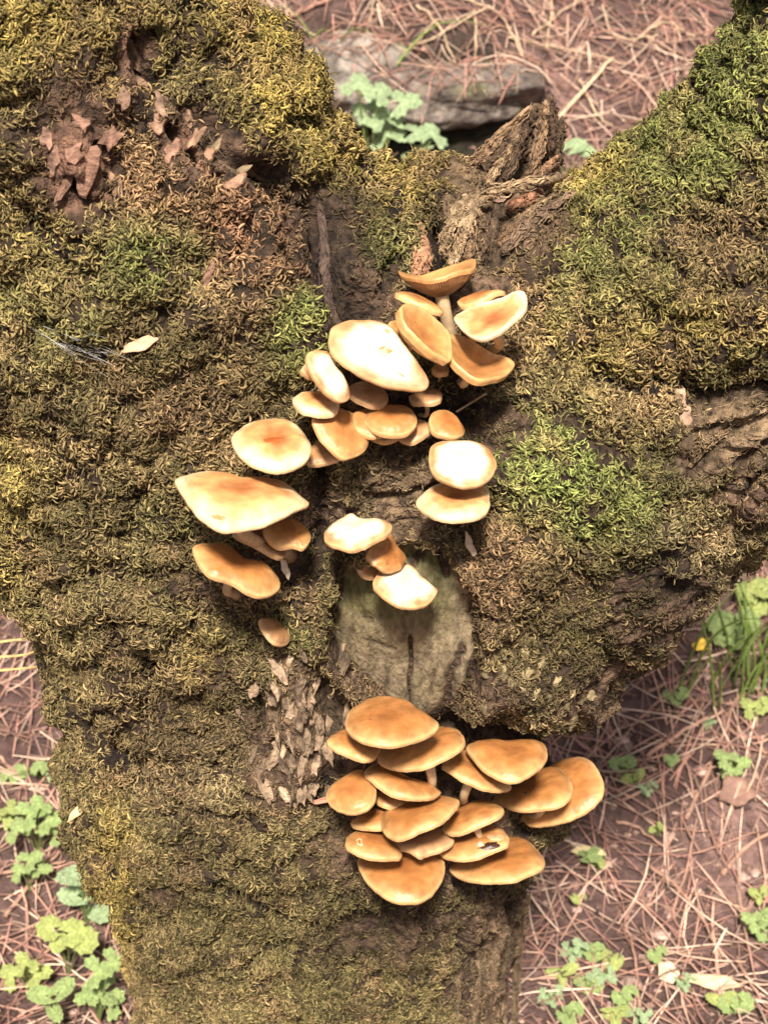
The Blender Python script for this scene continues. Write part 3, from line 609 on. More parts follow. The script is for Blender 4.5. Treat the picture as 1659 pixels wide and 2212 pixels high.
CA7 = A('largest cap of the upper cluster, cream white with a small bitten mark', [(330,570),(352,512),(430,476),(540,470),(640,492),(700,545),(742,600),(800,690),(858,780),(872,825),(835,850),(720,845),(600,818),(480,762),(400,712),(342,650)], pal='pale', H=.12, D=0, W=.02, lift=.085, gd=.45, seed=7, e=52, stem=.14)
A('pale steep cap tucked against the underside of the big white cap', [(215,665),(250,645),(322,650),(360,715),(420,800),(442,895),(400,925),(340,890),(280,830),(225,750)], pal='pale', H=.10, D=.02, lift=.06, seed=8, e=48)
A('tiny cap peeping out behind the pale steep cap', [(185,752),(212,715),(250,730),(270,790),(240,800),(212,785)], pal='dull', H=.12, lift=.035, seed=9)
A('small smooth orange cap at the left tip of the upper cluster', [(128,905),(170,876),(260,865),(340,885),(382,930),(360,970),(280,985),(190,970),(150,940)], pal='orange', H=.2, D=.03, lift=.045, seed=10)
A('honey cap hanging below the small smooth orange cap', [(245,1000),(300,960),(400,950),(500,1000),(545,1110),(520,1190),(440,1226),(390,1220),(320,1150),(270,1080)], pal='brown', H=.12, D=.10, lift=.050, seed=11, e=46)
A('rounded honey cap in front below the big white cap', [(515,1020),(560,950),(640,935),(740,940),(790,990),(796,1045),(740,1085),(640,1096),(560,1070)], pal='honey', H=.2, D=.04, lift=.060, seed=12)
A('small cap half hidden on the left of the rounded honey cap', [(437,1010),(480,970),(560,960),(620,1010),(640,1080),(575,1112),(500,1090),(460,1050)], pal='brown', H=.14, lift=.045, seed=13)
A('small cap half hidden on the right of the rounded honey cap', [(690,1110),(720,1050),(800,1010),(870,1048),(852,1090),(765,1136)], pal='dull', H=.14, lift=.040, seed=14)
A('small cap showing only its edge under the rounded honey cap', [(545,1095),(600,1050),(680,1060),(705,1105),(640,1132),(580,1124)], pal='brown', H=.12, lift=.040, seed=15)
A('flat brown cap in the shade beneath the point of the big white cap', [(755,900),(800,868),(900,855),(935,880),(905,915),(790,922)], pal='dull', H=.10, lift=.050, seed=16, stem=.15, stem_to=(815,1000))
A('reddish brown cap shaded beneath the big white cap', [(425,850),(480,815),(580,820),(640,870),(640,925),(560,940),(470,905)], pal='dull', H=.14, lift=.050, seed=17)
A('tiny brown cap under the tip of the tilted dish-shaped cap', [(880,745),(915,722),(965,735),(968,762),(915,768)], pal='brown', H=.14, lift=.03, seed=18)
A('brown cap showing only its edge behind the big white cap', [(650,510),(690,480),(760,510),(780,580),(720,590)], pal='brown', H=.10, lift=.04, seed=19)
A('small folded cap with a side lobe resting above the round cream cap', [(870,1010),(890,980),(950,965),(1000,985),(1040,1030),(1062,1062),(1052,1100),(1000,1120),(920,1092),(880,1052)], pal='honey', H=.16, D=.03, W=.06, lift=.05, seed=20, g=GM)
# left of the scar
CB1 = B('domed round cap with a red-brown centre and pale front', [(340,262),(352,225),(440,170),(560,152),(640,175),(700,240),(720,300),(700,360),(640,390),(560,405),(470,380),(390,340),(350,300)], pal='orange', H=.15, D=.10, lift=.06, seed=21)
B('shaded cap half hidden behind the domed red-brown cap', [(705,320),(750,265),(810,295),(860,345),(790,372),(700,380)], pal='dull', H=.12, lift=.035, seed=22)
CB2 = B('widest cap, long and saddle-shaped with red-brown back and pale front', [(72,460),(85,430),(180,418),(310,425),(370,445),(470,440),(600,455),(660,490),(710,550),(700,580),(640,610),(560,640),(440,660),(320,670),(250,645),(160,590),(100,520)], pal='orange', H=.15, D=.06, W=.05, lift=.075, seed=23, stem=.13, stem_to=(600,810), e=30)
B('small lobed cap under the right end of the widest cap', [(490,690),(540,655),(620,640),(680,665),(716,710),(715,752),(680,782),(640,768),(560,770),(510,732)], pal='brown', H=.16, lift=.045, seed=24)
B('pale shaded cap mostly hidden beneath the widest cap', [(352,690),(400,650),(500,660),(560,730),(602,790),(590,820),(530,812),(440,755),(380,722)], pal='dull', H=.06, lift=.035, seed=25)
B('bent brown cap, lowest big one on the left side, with stub of stem below', [(155,790),(180,760),(250,750),(330,765),(380,810),(430,850),(500,865),(540,900),(575,950),(560,985),(500,1000),(430,980),(340,940),(250,915),(200,870)], pal='honey', H=.14, D=.03, W=.05, lift=.055, seed=26, stem=.13, stem_to=(362,1010), e=32)
B('tiny ribbed button mushroom alone on the bark', [(475,1130),(500,1118),(545,1120),(582,1160),(622,1215),(608,1245),(550,1246),(500,1200)], pal='dull', H=.25, W=.05, lift=.018, seed=27, th=.002)
# around the scar
B('round cream cap against the bright green moss cushion', [(1290,310),(1320,275),(1400,262),(1500,268),(1570,310),(1610,370),(1600,420),(1550,465),(1460,490),(1380,470),(1310,430),(1290,380)], pal='pale', H=.12, D=0, lift=.06, seed=28, g=GM, e=50)
B('oval cap directly beneath the round cream cap', [(1222,560),(1240,520),(1330,475),(1440,455),(1560,480),(1577,560),(1550,610),(1460,640),(1370,645),(1280,612)], pal='orange', H=.14, D=.10, lift=.055, seed=29, g=GM)
B('cream cap with a nibbled upper edge at the head of the branch scar', [(782,740),(790,690),(850,640),(910,612),(960,640),(1060,645),(1105,680),(1080,715),(1020,740),(920,780),(840,776),(800,762)], pal='pale', H=.12, D=0, W=.04, lift=.05, seed=30, g=GM, spots=.35, ragged=.03, e=34)
B('wrinkled pitted little cap between two pale caps on the scar', [(1005,810),(1050,745),(1100,720),(1140,765),(1182,830),(1150,890),(1090,905),(1025,865)], pal='honey', H=.16, W=.08, lift=.042, seed=31, g=GM, spots=.9, ragged=.05, e=50)
B('pale bare little cap on the left of the wrinkled pitted cap', [(950,870),(975,815),(1010,790),(1060,850),(1060,925),(1000,942),(962,912)], pal='dull', H=.10, lift=.028, seed=32, g=GM)
B('pale cap lying lowest over the branch scar', [(1022,950),(1040,900),(1110,860),(1190,858),(1262,920),(1326,980),(1292,1040),(1220,1066),(1130,1052),(1060,1010)], pal='pale', H=.13, D=0, lift=.045, seed=33, g=GM, e=44, ragged=.02)
# lower cluster
CC1 = Cc('broad smooth cap topping the lower cluster', [(235,240),(260,180),(340,130),(450,122),(560,140),(650,200),(720,252),(690,290),(600,332),(500,365),(420,368),(320,345),(260,300)], H=.12, D=.0, lift=.075, seed=40)
Cc('cap peeping out at the left beneath the broad topmost cap', [(143,345),(180,310),(240,285),(330,290),(420,350),(395,425),(330,447),(240,412),(180,385)], pal='honey', H=.14, lift=.055, seed=41)
Cc('wide thin cap on a pale stem just beneath the broad topmost cap', [(392,440),(430,390),(560,340),(650,300),(720,270),(765,262),(822,295),(848,350),(800,400),(720,440),(620,470),(500,476),(430,462)], H=.10, D=.02, lift=.065, seed=42, stem=.12, stem_to=(640,640))
Cc('kidney-shaped smooth cap standing right under the mossy overhang', [(858,380),(900,345),(980,335),(1070,350),(1150,345),(1240,345),(1276,400),(1260,460),(1200,510),(1120,540),(1040,530),(950,490),(890,430)], H=.15, D=.06, lift=.100, seed=43)
Cc('dark thin-edged cap on a thick stem under the kidney-shaped cap', [(740,462),(790,405),(870,400),(960,460),(1030,530),(1096,580),(1080,592),(960,590),(860,552),(780,502)], pal='brown', H=.10, lift=.068, seed=44, stem=.16, stem_to=(845,680), e=30)
Cc('outermost cap at the trunk edge, gills showing beneath', [(1210,560),(1280,470),(1340,440),(1420,425),(1500,460),(1550,550),(1540,620),(1460,700),(1350,758),(1240,785),(1150,770),(1140,680)], H=.12, D=.0, lift=.050, seed=45, gd=.3, e=40)
CC7 = Cc('smooth cap with a tiny dark speck overlapping the outermost cap', [(965,635),(1060,605),(1150,560),(1220,500),(1300,475),(1345,492),(1396,560),(1390,620),(1320,665),(1200,690),(1100,697),(1020,667)], H=.12, D=.04, lift=.072, seed=46, stem_to=(1145,740))
Cc('round scalloped cap at the left edge of the lower cluster', [(135,630),(160,580),(230,530),(300,495),(350,520),(390,590),(385,660),(340,710),(270,726),(200,710),(150,670)], H=.18, D=.02, lift=.06, seed=47, ragged=.02)
Cc('long curling cap in the middle of the lower cluster', [(340,500),(370,465),(450,462),(500,510),(570,555),(640,570),(710,575),(731,605),(690,635),(600,645),(520,630),(440,590),(380,547)], H=.14, W=.05, lift=.062, seed=48, e=28)
Cc('small cap half hidden beneath the long curling cap', [(395,650),(420,590),(480,580),(560,620),(585,655),(555,690),(480,688),(430,677)], pal='brown', H=.14, lift=.048, seed=49)
Cc('glossy bent cap in the centre, above the shaded ruffled one', [(415,760),(430,710),(480,680),(560,675),(640,655),(720,630),(800,633),(812,662),(765,730),(700,780),(620,805),(560,830),(470,826),(425,802)], H=.15, D=.03, W=.04, lift=.07, seed=50)
Cc('bean-shaped cap beside the glossy bent cap, small white stem beneath', [(725,800),(760,740),(860,685),(940,652),(1000,660),(1042,690),(1020,730),(940,770),(860,805),(780,820)], H=.15, D=.02, lift=.065, seed=51, stem_to=(905,850))
Cc('small pointed cap tucked left of the glossy bent cap', [(260,775),(330,720),(420,685),(480,710),(470,770),(410,792),(330,792)], H=.14, lift=.05, seed=52)
CC14 = Cc('cap with a pale round mark above the lowest cap', [(238,870),(260,825),(330,803),(430,815),(500,880),(532,932),(480,952),(400,952),(310,927),(260,902)], H=.17, D=.0, lift=.058, seed=53)
Cc('ruffled dull cap shaded under the glossy bent cap', [(440,860),(480,815),(600,780),(720,800),(792,850),(740,890),(650,920),(620,936),(560,917),(490,897)], pal='dull', H=.13, W=.05, lift=.052, seed=54, ragged=.025)
CH = Cc('cap with a dark gnawed hole over the wide bottom cap', [(710,910),(800,845),(920,785),(1010,780),(1072,835),(1050,885),(960,922),(880,946),(790,952)], pal='brown', H=.14, lift=.058, seed=55)
Cc('lowest cap of all, broad and bowl-fronted with pale lower edge', [(300,980),(312,935),(400,905),(530,890),(660,905),(735,945),(752,1000),(730,1070),(650,1160),(560,1172),(480,1165),(400,1122),(340,1062),(318,1020)], pal='honey', H=.15, D=.05, lift=.06, seed=56, e=42)
Cc('wide leaf-shaped bottom cap at the right of the lowest cap', [(765,1000),(840,950),(960,890),(1060,830),(1150,838),(1220,900),(1263,960),(1240,1000),(1160,1032),(1080,1060),(940,1056),(830,1036)], pal='honey', H=.12, D=.05, lift=.058, seed=57)

# marks that sit on single caps
def mark(root, zn, x, y, rx, ry, color, name='mark', rot=0, depth=.0005, seed=0, ring=False):
    cap = [c for c in root.children if c.name.startswith('cap')][0]; L0 = np.array(root.location)
    co = [Vector(L0)+v.co for v in cap.data.vertices]; bv = BVHTree.FromPolygons(co, [tuple(p.vertices) for p in cap.data.polygons])
    r = np.random.default_rng(seed+50); n = 14; rj = np.clip(1+.22*r.standard_normal(n), .6, 1.4); Vv = []
    for rr in ((.55, .8, 1.0) if ring else (.0, .6, 1.0)):
        for k in range(n):
            t = k/n*6.283; u, v = rx*rr*rj[k]*math.cos(t), ry*rr*rj[k]*math.sin(t)
            f = zn([(x+u*math.cos(rot)-v*math.sin(rot), y+u*math.sin(rot)+v*math.cos(rot))])[0]; d = ray(f[0], f[1])
            q = bv.ray_cast(Vector(CAM), Vector(d))
            p = np.array(q[0]) if q[0] is not None else (Vv[-1]+L0 if Vv else L0)
            Vv.append(p-d*(depth if rr < 1 else -.0003)-L0)
    i = np.arange(n); j = (i+1) % n; m = 2 if True else 0
    F = np.concatenate([np.stack([k*n+i, (k+1)*n+i, (k+1)*n+j, k*n+j], 1) for k in range(m)])
    Vv = np.array(Vv); mesh_np(name, Vv, F, M_CAP, cap, color=np.array(color)*(1+.4*fbm(Vv, 300, 2, seed))[:, None])
mark(CA7, ZA, 640, 650, 30, 16, (.50,.29,.14), 'bite_mark', .3, seed=1)
mark(CA7, ZA, 615, 632, 36, 7, (.45,.25,.12), 'bite_mark', -.4, seed=14)
mark(CA7, ZA, 640, 545, 22, 12, (.55,.33,.16), 'bruise', 1.0, seed=2)
mark(CA7, ZA, 715, 780, 26, 7, (.52,.30,.14), 'bruise', .6, seed=3)
mark(CB2, ZB, 280, 640, 44, 13, (.45,.20,.08), 'bruise', .1, seed=4)
mark(CB1, ZB, 540, 270, 60, 12, (.30,.085,.022), 'bruise', -.1, seed=5)
mark(CH, ZC, 985, 892, 62, 22, (.05,.022,.014), 'gnawed_hole', -.2, seed=6)
mark(CH, ZC, 1010, 850, 52, 18, (.62,.40,.22), 'gnawed_flesh', -.1, depth=.0012, seed=7)
mark(CH, ZC, 930, 885, 15, 18, (.66,.40,.34), 'gnawed_flesh', 0, depth=.0012, seed=8)
mark(CC14, ZC, 308, 875, 16, 20, (.74,.52,.28), 'pale_mark', 0, seed=9, ring=True)
mark(CC7, ZC, 1162, 620, 8, 6, (.06,.03,.02), 'speck', 0, seed=10)
mark(CC1, ZC, 365, 245, 12, 6, (.26,.09,.03), 'speck', .5, seed=11)
mark(CC1, ZC, 497, 240, 14, 5, (.27,.095,.03), 'speck', .2, seed=12)

# ------------------------------------------------------------------ stones of the bank
# stones
STONES = []
def rock(name, fx, fy, sx, sy, sz, color, label, seed, sink=.35, rz=0, group=None):
    p = on_ground(np.array(float(fx)), np.array(float(fy)))
    n1, n2 = 40, 26; th_ = np.arange(n1)/n1*2*np.pi; ph_ = (np.arange(n2)+.5)/n2*np.pi
    T, Pq = np.meshgrid(th_, ph_); D3 = np.stack([np.cos(T)*np.sin(Pq), np.sin(T)*np.sin(Pq), np.cos(Pq)], -1).reshape(-1, 3)
    D3 = np.sign(D3)*np.abs(D3)**.85
    k = 1+.42*fbm(D3+seed, 1.3, 4, seed)+.16*(np.abs(fbm(D3+seed, 3, 3, seed+1))-.3)+.06*fbm(D3+seed, 9, 3, seed)
    Vv = D3*k[:, None]*np.array([sx, sy, sz]); ca, sa = math.cos(rz), math.sin(rz)
    Vv = np.stack([Vv[:, 0]*ca-Vv[:, 1]*sa, Vv[:, 0]*sa+Vv[:, 1]*ca, Vv[:, 2]], 1)
    i = np.arange(n1); j = (i+1) % n1
    F = np.concatenate([np.stack([m*n1+i, (m+1)*n1+i, (m+1)*n1+j, m*n1+j], 1) for m in range(n2-1)])
    Vv = np.concatenate([Vv, [Vv[:n1].mean(0)], [Vv[-n1:].mean(0)]]); c0 = n1*n2
    tp = np.concatenate([np.stack([i, j, np.full(n1, c0)], 1), np.stack([(n2-1)*n1+j, (n2-1)*n1+i, np.full(n1, c0+1)], 1)])
    c = np.array(color)*(1+.5*fbm(Vv/max(sx, .01)+seed, 3, 4, seed+2))[:, None]
    if group != 'pebbles strewn on the soil':
        m = sstep(.15, .5, fbm(Vv/sx+seed, 2, 3, 77)); c = pull(c, np.array([.10, .105, .035]), .7*m)
    o = mesh_np(name, Vv, [F, tp], M_STONE, color=np.clip(c, .01, 1)); o.location = (p[0], p[1], p[2]-sz*sink*.5)
    if sx > .03: STONES.append(BVHTree.FromPolygons([tuple(v) for v in Vv+np.array(o.location)], [tuple(f) for f in F.tolist()]))
    return tag(o, label, 'stone', group)
rock('stone', 775, 150, .10, .08, .075, (.25,.22,.195), 'pale grey stone half sunk in the needle bank', 5, .3, .3)
rock('stone', 985, 190, .17, .08, .05, (.15,.125,.11), 'broad grey boulder overhanging the dark hollow behind the fork', 9, .2, .1)
def surf(x, y):
    z = terrain(x, y)
    for k in np.nonzero((y > 1.1) & (y < 2.4) & (np.abs(x) < .55))[0]:
        for bv in STONES:
            q = bv.ray_cast(Vector((x[k], y[k], 3)), Vector((0, 0, -1)))
            if q[0] is not None: z[k] = max(z[k], q[0].z)
    return z

# ------------------------------------------------------------------ litter on the ground
def scatter(n, xr=(-1.15, 1.15), yr=(-.3, 2.5)):
    x = RNG.uniform(*xr, n); y = RNG.uniform(*yr, n); return x, y, terrain(x, y)
def needles(n, Lr, rr, cols, seed):
    r = np.random.default_rng(seed); x = r.uniform(-1.15, 1.15, n); y = r.uniform(-.2, 2.5, n)
    az = r.uniform(0, np.pi*2, n); Ln = r.uniform(*Lr, n); bend = r.normal(0, .18, n)
    d = np.stack([np.cos(az), np.sin(az)], 1); pr = np.stack([-d[:, 1], d[:, 0]], 1)
    lay = r.uniform(.001, .014, n); tl = r.normal(0, .10, n); rad_ = r.uniform(*rr, n)
    Vs = []; zc = surf(x, y)
    for k, s in enumerate((-.5, -.17, .17, .5)):
        p = np.stack([x, y], 1)+d*(Ln*s)[:, None]+pr*(Ln*bend*(s*s))[:, None]
        zs_ = surf(p[:, 0], p[:, 1]); z = zc+np.clip(zs_-zc, -.45*Ln*abs(s), .55*Ln*abs(s))+lay+tl*Ln*s*.4+.002
        c = np.stack([p[:, 0], p[:, 1], z], 1); w_ = rad_*(.6 if k in (0, 3) else 1)
        for m in range(3):
            an = m*2*math.pi/3+math.pi/6; Vs.append(c+np.concatenate([pr*(w_*math.cos(an))[:, None], (w_*math.sin(an))[:, None]], 1))
    Vn = np.stack(Vs, 1).reshape(-1, 3); o = (np.arange(n)*12)[:, None, None]
    q = np.array([(3*k+m, 3*k+(m+1) % 3, 3*k+3+(m+1) % 3, 3*k+3+m) for k in range(3) for m in range(3)])
    c = np.array(cols)[r.integers(0, len(cols), n)]*r.uniform(.6, 1.35, n)[:, None]
    return Vn, (o+q[None]).reshape(-1, 4), np.repeat(c, 12, 0)
NC = [(.44,.26,.20),(.54,.36,.275),(.34,.19,.15),(.66,.49,.38),(.42,.22,.175),(.27,.17,.14)]
Vn, Fn, cn = needles(16000, (.04, .14), (.0007, .0018), NC, 3)
nd = mesh_np('pine_needle_litter', Vn, Fn, M_LITTER, color=cn); nd['kind'] = 'stuff'
tag(nd, 'pinkish brown dry pine needles strewn over the ground', 'pine needles')
# crumbs of bark and soil
n = 16000; r = np.random.default_rng(8); x = r.uniform(-1.15, 1.15, n); y = r.uniform(-.2, 2.5, n); sz = .0018+.0065*r.random(n)**3
oct_ = np.array([(1,0,0),(0,1,0),(-1,0,0),(0,-1,0),(0,0,.8),(0,0,-.8)], float); of = np.array([(0,1,4),(1,2,4),(2,3,4),(3,0,4),(1,0,5),(2,1,5),(3,2,5),(0,3,5)])
cv = (oct_[None]*(1+.5*r.standard_normal((n, 6, 1)))*sz[:, None, None]+np.stack([x, y, terrain(x, y)+sz*.3], 1)[:, None]).reshape(-1, 3)
cc = np.repeat(np.array([(.14,.085,.07),(.26,.16,.13),(.06,.04,.034),(.42,.28,.23)])[r.integers(0, 4, n)]*r.uniform(.6, 1.3, n)[:, None], 6, 0)
cr = mesh_np('bark_crumbs', cv, (np.arange(n)[:, None, None]*6+of[None]).reshape(-1, 3), M_SOIL, color=cc, smooth=False); cr['kind'] = 'stuff'
tag(cr, 'crumbs of bark and earth scattered between the needles', 'litter')

# twigs and straws that can be told apart (photo coordinates of their two ends)
def twig(name, pts, rpx, color, label, cat='twig', group=None, up=.008, mat=M_DRY, ends=None):
    q = np.array(pts, float); P = on_ground(q[:, 0], q[:, 1]); P = crom(P, 5)
    P[:, 2] = np.maximum(terrain(P[:, 0], P[:, 1])+.004, P[:, 2])+up*np.linspace(.3, 1, len(P))
    d = np.linalg.norm(P[0]-CAM)*2*TANH/FW
    R = rpx*d*np.linspace(1, .55, len(P)); b = P[0].copy()
    P = P+np.random.default_rng(int(abs(q[0, 0]*3+q[0, 1]))).normal(0, .0012, P.shape)
    Vv, F = tube(P-b, R, 6); c = np.array(color)*(1+.35*fbm(Vv+b, 120, 2, 5))[:, None]
    o = mesh_np(name, Vv, F, mat, color=np.clip(c, .01, 1)); o.location = tuple(b)
    return tag(o, label, cat, group)
STRAW = (.62, .46, .31); TW = (.33, .185, .14); PK = (.45, .27, .2)
GT, GK = 'dry straws on the litter behind the fork', 'brown twigs on the litter beside the trunk'
twig('dry_straw', [(1180,302),(1245,230),(1318,155)], 5, STRAW, 'stout pale straw leaning from the jagged stub', 'straw', GT, .02)
twig('dry_straw', [(935,240),(990,248),(1040,262)], 4.5, STRAW, 'short straw lying flat at the lip of the dark hollow', 'straw', GT, .02)
for pts in [[(1024,30),(1026,120),(1020,235)],[(1192,0),(1188,60),(1180,128)],[(780,120),(800,60),(815,-20)],[(720,160),(830,145),(900,120)],[(1150,85),(1200,50),(1260,15)],[(860,110),(960,85),(1060,40)],[(1100,90),(1220,120),(1350,160)],[(1250,180),(1290,260),(1320,290)],
            [(1055,265),(1080,200),(1110,170)],[(740,190),(860,150),(950,60)],[(1380,90),(1440,60),(1500,100)],[(1000,10),(1090,60),(1130,150)],[(1300,20),(1330,90),(1420,95)],[(900,20),(960,90),(1000,200)]]:
    twig('dry_straw', pts, 3.0, np.array(STRAW)*.75 if len(pts) % 2 else STRAW, 'thin pale straw among the needles behind the fork', 'straw', GT, .012)
twig('fallen_twig', [(600,60),(650,35),(720,12)], 7, TW, 'thick brown twig lying beside the grey stone')
for pts, rp in [([(1380,1560),(1450,1500),(1490,1480)],4),([(1395,1640),(1480,1590),(1560,1550)],5),([(1340,1740),(1420,1700),(1480,1640)],4),([(1480,1780),(1540,1650),(1600,1500)],5),([(1560,1900),(1600,1850),(1680,1800)],6),
                ([(1450,1990),(1480,1890),(1500,1780)],4),([(1555,2180),(1545,2080),(1538,1960)],5),([(1400,1880),(1490,1960),(1560,2080)],4),([(1590,2080),(1620,2140),(1670,2200)],4),([(1380,2180),(1370,2080),(1350,2010)],4),
                ([(1330,1780),(1380,1800),(1440,1850)],4),([(1600,1980),(1640,1930),(1680,1900)],4),([(10,1990),(80,1900),(140,1840)],5),([(-10,1900),(60,1880),(140,1875)],4),([(60,2080),(60,1980),(50,1920)],4),
                ([(20,2140),(110,2060),(160,2040)],4),([(180,2150),(220,2080),(240,2000)],4),([(0,1640),(40,1690),(60,1720)],4),([(1400,1500),(1500,1460),(1560,1470)],4),([(1550,1560),(1600,1600),(1670,1600)],4)]:
    twig('fallen_twig', pts, rp*1.05, np.array(PK)*(.7+.6*((pts[0][0]*7) % 10)/10), 'thin pinkish brown twig lying in the needle litter by the trunk', 'twig', GK)
for k, pts in enumerate([[(-20,1330),(20,1290),(60,1310),(95,1360)],[(-20,1390),(40,1382),(110,1380)],[(-20,1420),(50,1415),(100,1398)],[(-20,1450),(40,1445),(80,1440)]]):
    q = np.array(pts, float); P = crom(on_plane_y(q[:, 0], q[:, 1], .22), 6); b = P[0].copy()
    Vv, F = tube(P-b, np.linspace(.0016, .0009, len(P)), 5)
    # each stalk hangs from the trunk's flank
    o = mesh_np('dry_stalk', Vv, F, M_DRY, color=np.array([.50, .36, .15])*np.ones((len(Vv), 1))); o.location = tuple(b)
    tag(o, 'thin straw-coloured stalk poking out sideways from the trunk flank', 'stalk', 'dry stalks behind the trunk flank')

# pebbles
pb = random.Random(3)
for k in range(26):
    fx = pb.uniform(1220, 1659); fy = pb.uniform(1560, 2200)
    if fx < 1330 and fy < 1800: continue
    s = pb.uniform(.004, .010)
    rock('pebble', fx, fy, s*1.3, s, s*.7, np.array((.40,.28,.24))*pb.uniform(.6, 1.2), 'small pinkish pebble lying on the bare soil by the trunk', 20+k, .2, pb.uniform(0, 3), 'pebbles strewn on the soil')

# ------------------------------------------------------------------ green plants
def leaf_mesh(kind, seed):
    r = np.random.default_rng(seed)
    if kind == 'lobed':       # palmate, toothed
        ang = np.linspace(-2.5, 2.5, 41); lob = np.abs(np.cos(ang*1.55)); R = .42+.58*lob**.8*(1-.10*np.abs(ang)); R *= 1+.10*np.cos(ang*14+r.random()*3)
    elif kind == 'round':
        ang = np.linspace(-2.75, 2.75, 25); R = .85+.08*np.cos(ang*9)+.1*np.cos(ang)
    else:                     # oval, toothed
        ang = np.linspace(-2.9, 2.9, 33); R = .62/np.sqrt((np.cos(ang)/1.5)**2+(np.sin(ang)/.85)**2)*(1+.05*np.cos(ang*18)); R = R*(1+.12*np.cos(ang))
    Vv = [(0, 0, 0)]; n = len(ang)
    for s in (.5, 1.0):
        x = np.cos(ang)*R*s; y = np.sin(ang)*R*s
        z = .10*np.abs(y)*(1 if s < 1 else .7)-.16*(x*x)*s+.05*np.sin(ang*3+seed)*s-.12*y*y*s
        Vv += list(zip(x, y, z))
    a = np.arange(n-1)
    F = [np.stack([np.zeros(n-1, int), 1+a, 2+a], 1), np.stack([1+a, 1+n+a, 2+n+a, 2+a], 1)]
    Vv = np.array(Vv); Vv[:, 0] += .0
    return Vv, F
LM = {}
def leaf_data(kind, k, tint):
    key = (kind, k, tint)
    if key not in LM:
        Vv, F = leaf_mesh(kind, k); c = np.array({'blue': (.36,.48,.27), 'mid': (.34,.45,.18), 'yel': (.42,.49,.17)}[tint])*(1+.2*noise(Vv, 3, k))[:, None]
        c = c*(1+.25*np.exp(-(Vv[:, 1]/.06)**2))[:, None]
        LM[key] = mesh_np('leaf', Vv, F, M_LEAF, color=c, link=False)
    return LM[key]
def plant(fx, fy, leaves, label, group=None, tint='mid', kind='lobed', y=None, base=None, name='leafy_plant'):
    """leaves: (photo x, photo y, half size in photo px, turn); the leaves hover a hand above the plant's foot"""
    if base is None: base = on_ground(np.array(float(fx)), np.array(float(fy)))
    base = np.array(base); root = empty(name, base); r = np.random.default_rng(int(fx*7+fy))
    for k, (lx, ly, sp, tn) in enumerate(leaves):
        d = ray(np.array(float(lx)), np.array(float(ly))); yy = base[1]+r.uniform(-.012, .012); t = (yy-CAM[1])/d[1]; p = CAM+d*t
        g = float(terrain(p[0], p[1]))+.006
        if p[2] < g:
            p = on_ground(np.array(float(lx)), np.array(float(ly))); p = p+np.array([0, 0, .010])
        s = sp*np.linalg.norm(p-CAM)*2*TANH/FW
        o = obj('leaf', leaf_data(kind, k % 3+int(fx) % 2, tint), root)
        tilt = Vector((r.normal(0, .25), -.45+r.normal(0, .2), 1)).normalized()
        o.rotation_euler = (tilt.to_track_quat('Z', 'Y').to_matrix() @ Matrix.Rotation(tn, 3, 'Z')).to_euler()
        o.location = tuple(p-base); o.scale = (s, s, s)
        q = np.array([p, p*.45+base*.55+np.array([0, 0, .012]), base]); q = crom(q, 4)
        Vv, F = tube(q-base, np.full(len(q), max(.0007, s*.045)), 5); mesh_np('stalk', Vv, F, M_LEAF, root, color=np.array([.20, .26, .09])*np.ones((len(Vv), 1)))
    tag(root, label, 'plant', group); return root
def bank(fx, y):
    x = float(on_plane_y(np.array(float(fx)), np.array(300.), y)[0]); return (x, y, float(terrain(x, y)))
plant(800, 330, [(775,190,46,1.2),(815,200,44,.2),(830,258,48,1.6),(866,222,44,.4),(835,295,48,2.4),(790,240,40,3.0)], 'lobed-leaved plant rising behind the mossy dip of the fork', tint='blue', base=bank(800, 1.54))
plant(880, 350, [(895,285,48,.2),(932,295,42,1.0),(905,322,46,2.8)], 'low leaves right at the lip of the fork', tint='blue', base=bank(890, 1.52))
plant(1225, 345, [(1206,318,34,2.2),(1240,316,36,.4),(1264,325,30,.0)], 'small plant between the torn stub and the right limb', tint='blue', kind='oval', base=bank(1228, 1.52))
plant(85, 1850, [(60,1760,44,1.0),(100,1770,40,.3),(40,1795,36,2.5),(120,1800,34,.0),(85,1745,30,1.6)], 'pale lobed plant beneath the strip of bark', tint='mid')
plant(65, 1930, [(60,1860,34,1.2),(85,1875,28,.3),(45,1885,28,2.2)], 'small lobed plant under the pale lobed one', tint='mid')
plant(190, 2010, [(172,1890,48,2.3),(200,1910,52,.8),(165,1935,40,3.0),(205,1960,44,.2)], 'big broad-leaved plant hugging the trunk base', tint='blue', kind='oval')
plant(150, 2110, [(110,2005,32,2.6),(150,2015,36,.4),(130,2035,26,4.0),(180,2030,34,.0)], 'pair of rounded yellow-green leaves below the broad-leaved plant', tint='yel', kind='round')
plant(215, 2215, [(205,2100,42,.6),(240,2080,36,.0),(225,2140,46,2.2),(235,2170,40,1.0),(190,2150,30,3.0)], 'clump of fresh leaves at the foot of the trunk', tint='mid')
plant(120, 2230, [(95,2150,36,2.8),(130,2140,36,.6),(115,2180,30,4.2)], 'seedling with pointed leaves in the corner litter', tint='mid', kind='oval')
plant(15, 1290, [(8,1262,28,.5),(20,1275,22,2.0)], 'sprig of leaves beside the dry stalks', tint='yel')
plant(100, 1690, [(130,1650,30,.4),(85,1660,24,2.0),(20,1690,26,1.5),(40,1680,22,.3)], 'scattered young leaves left of the trunk bulge', tint='mid', kind='round')
plant(1645, 1180, [(1640,1150,32,2.0),(1660,1140,30,.5)], 'leaves showing under the right limb', tint='mid')
plant(1590, 1400, [(1560,1345,36,2.6),(1590,1355,34,1.0),(1615,1340,34,.2),(1600,1375,30,4.4),(1560,1375,26,3.4)], 'round-leaved plant at the root of the grass tuft', tint='mid', kind='round')
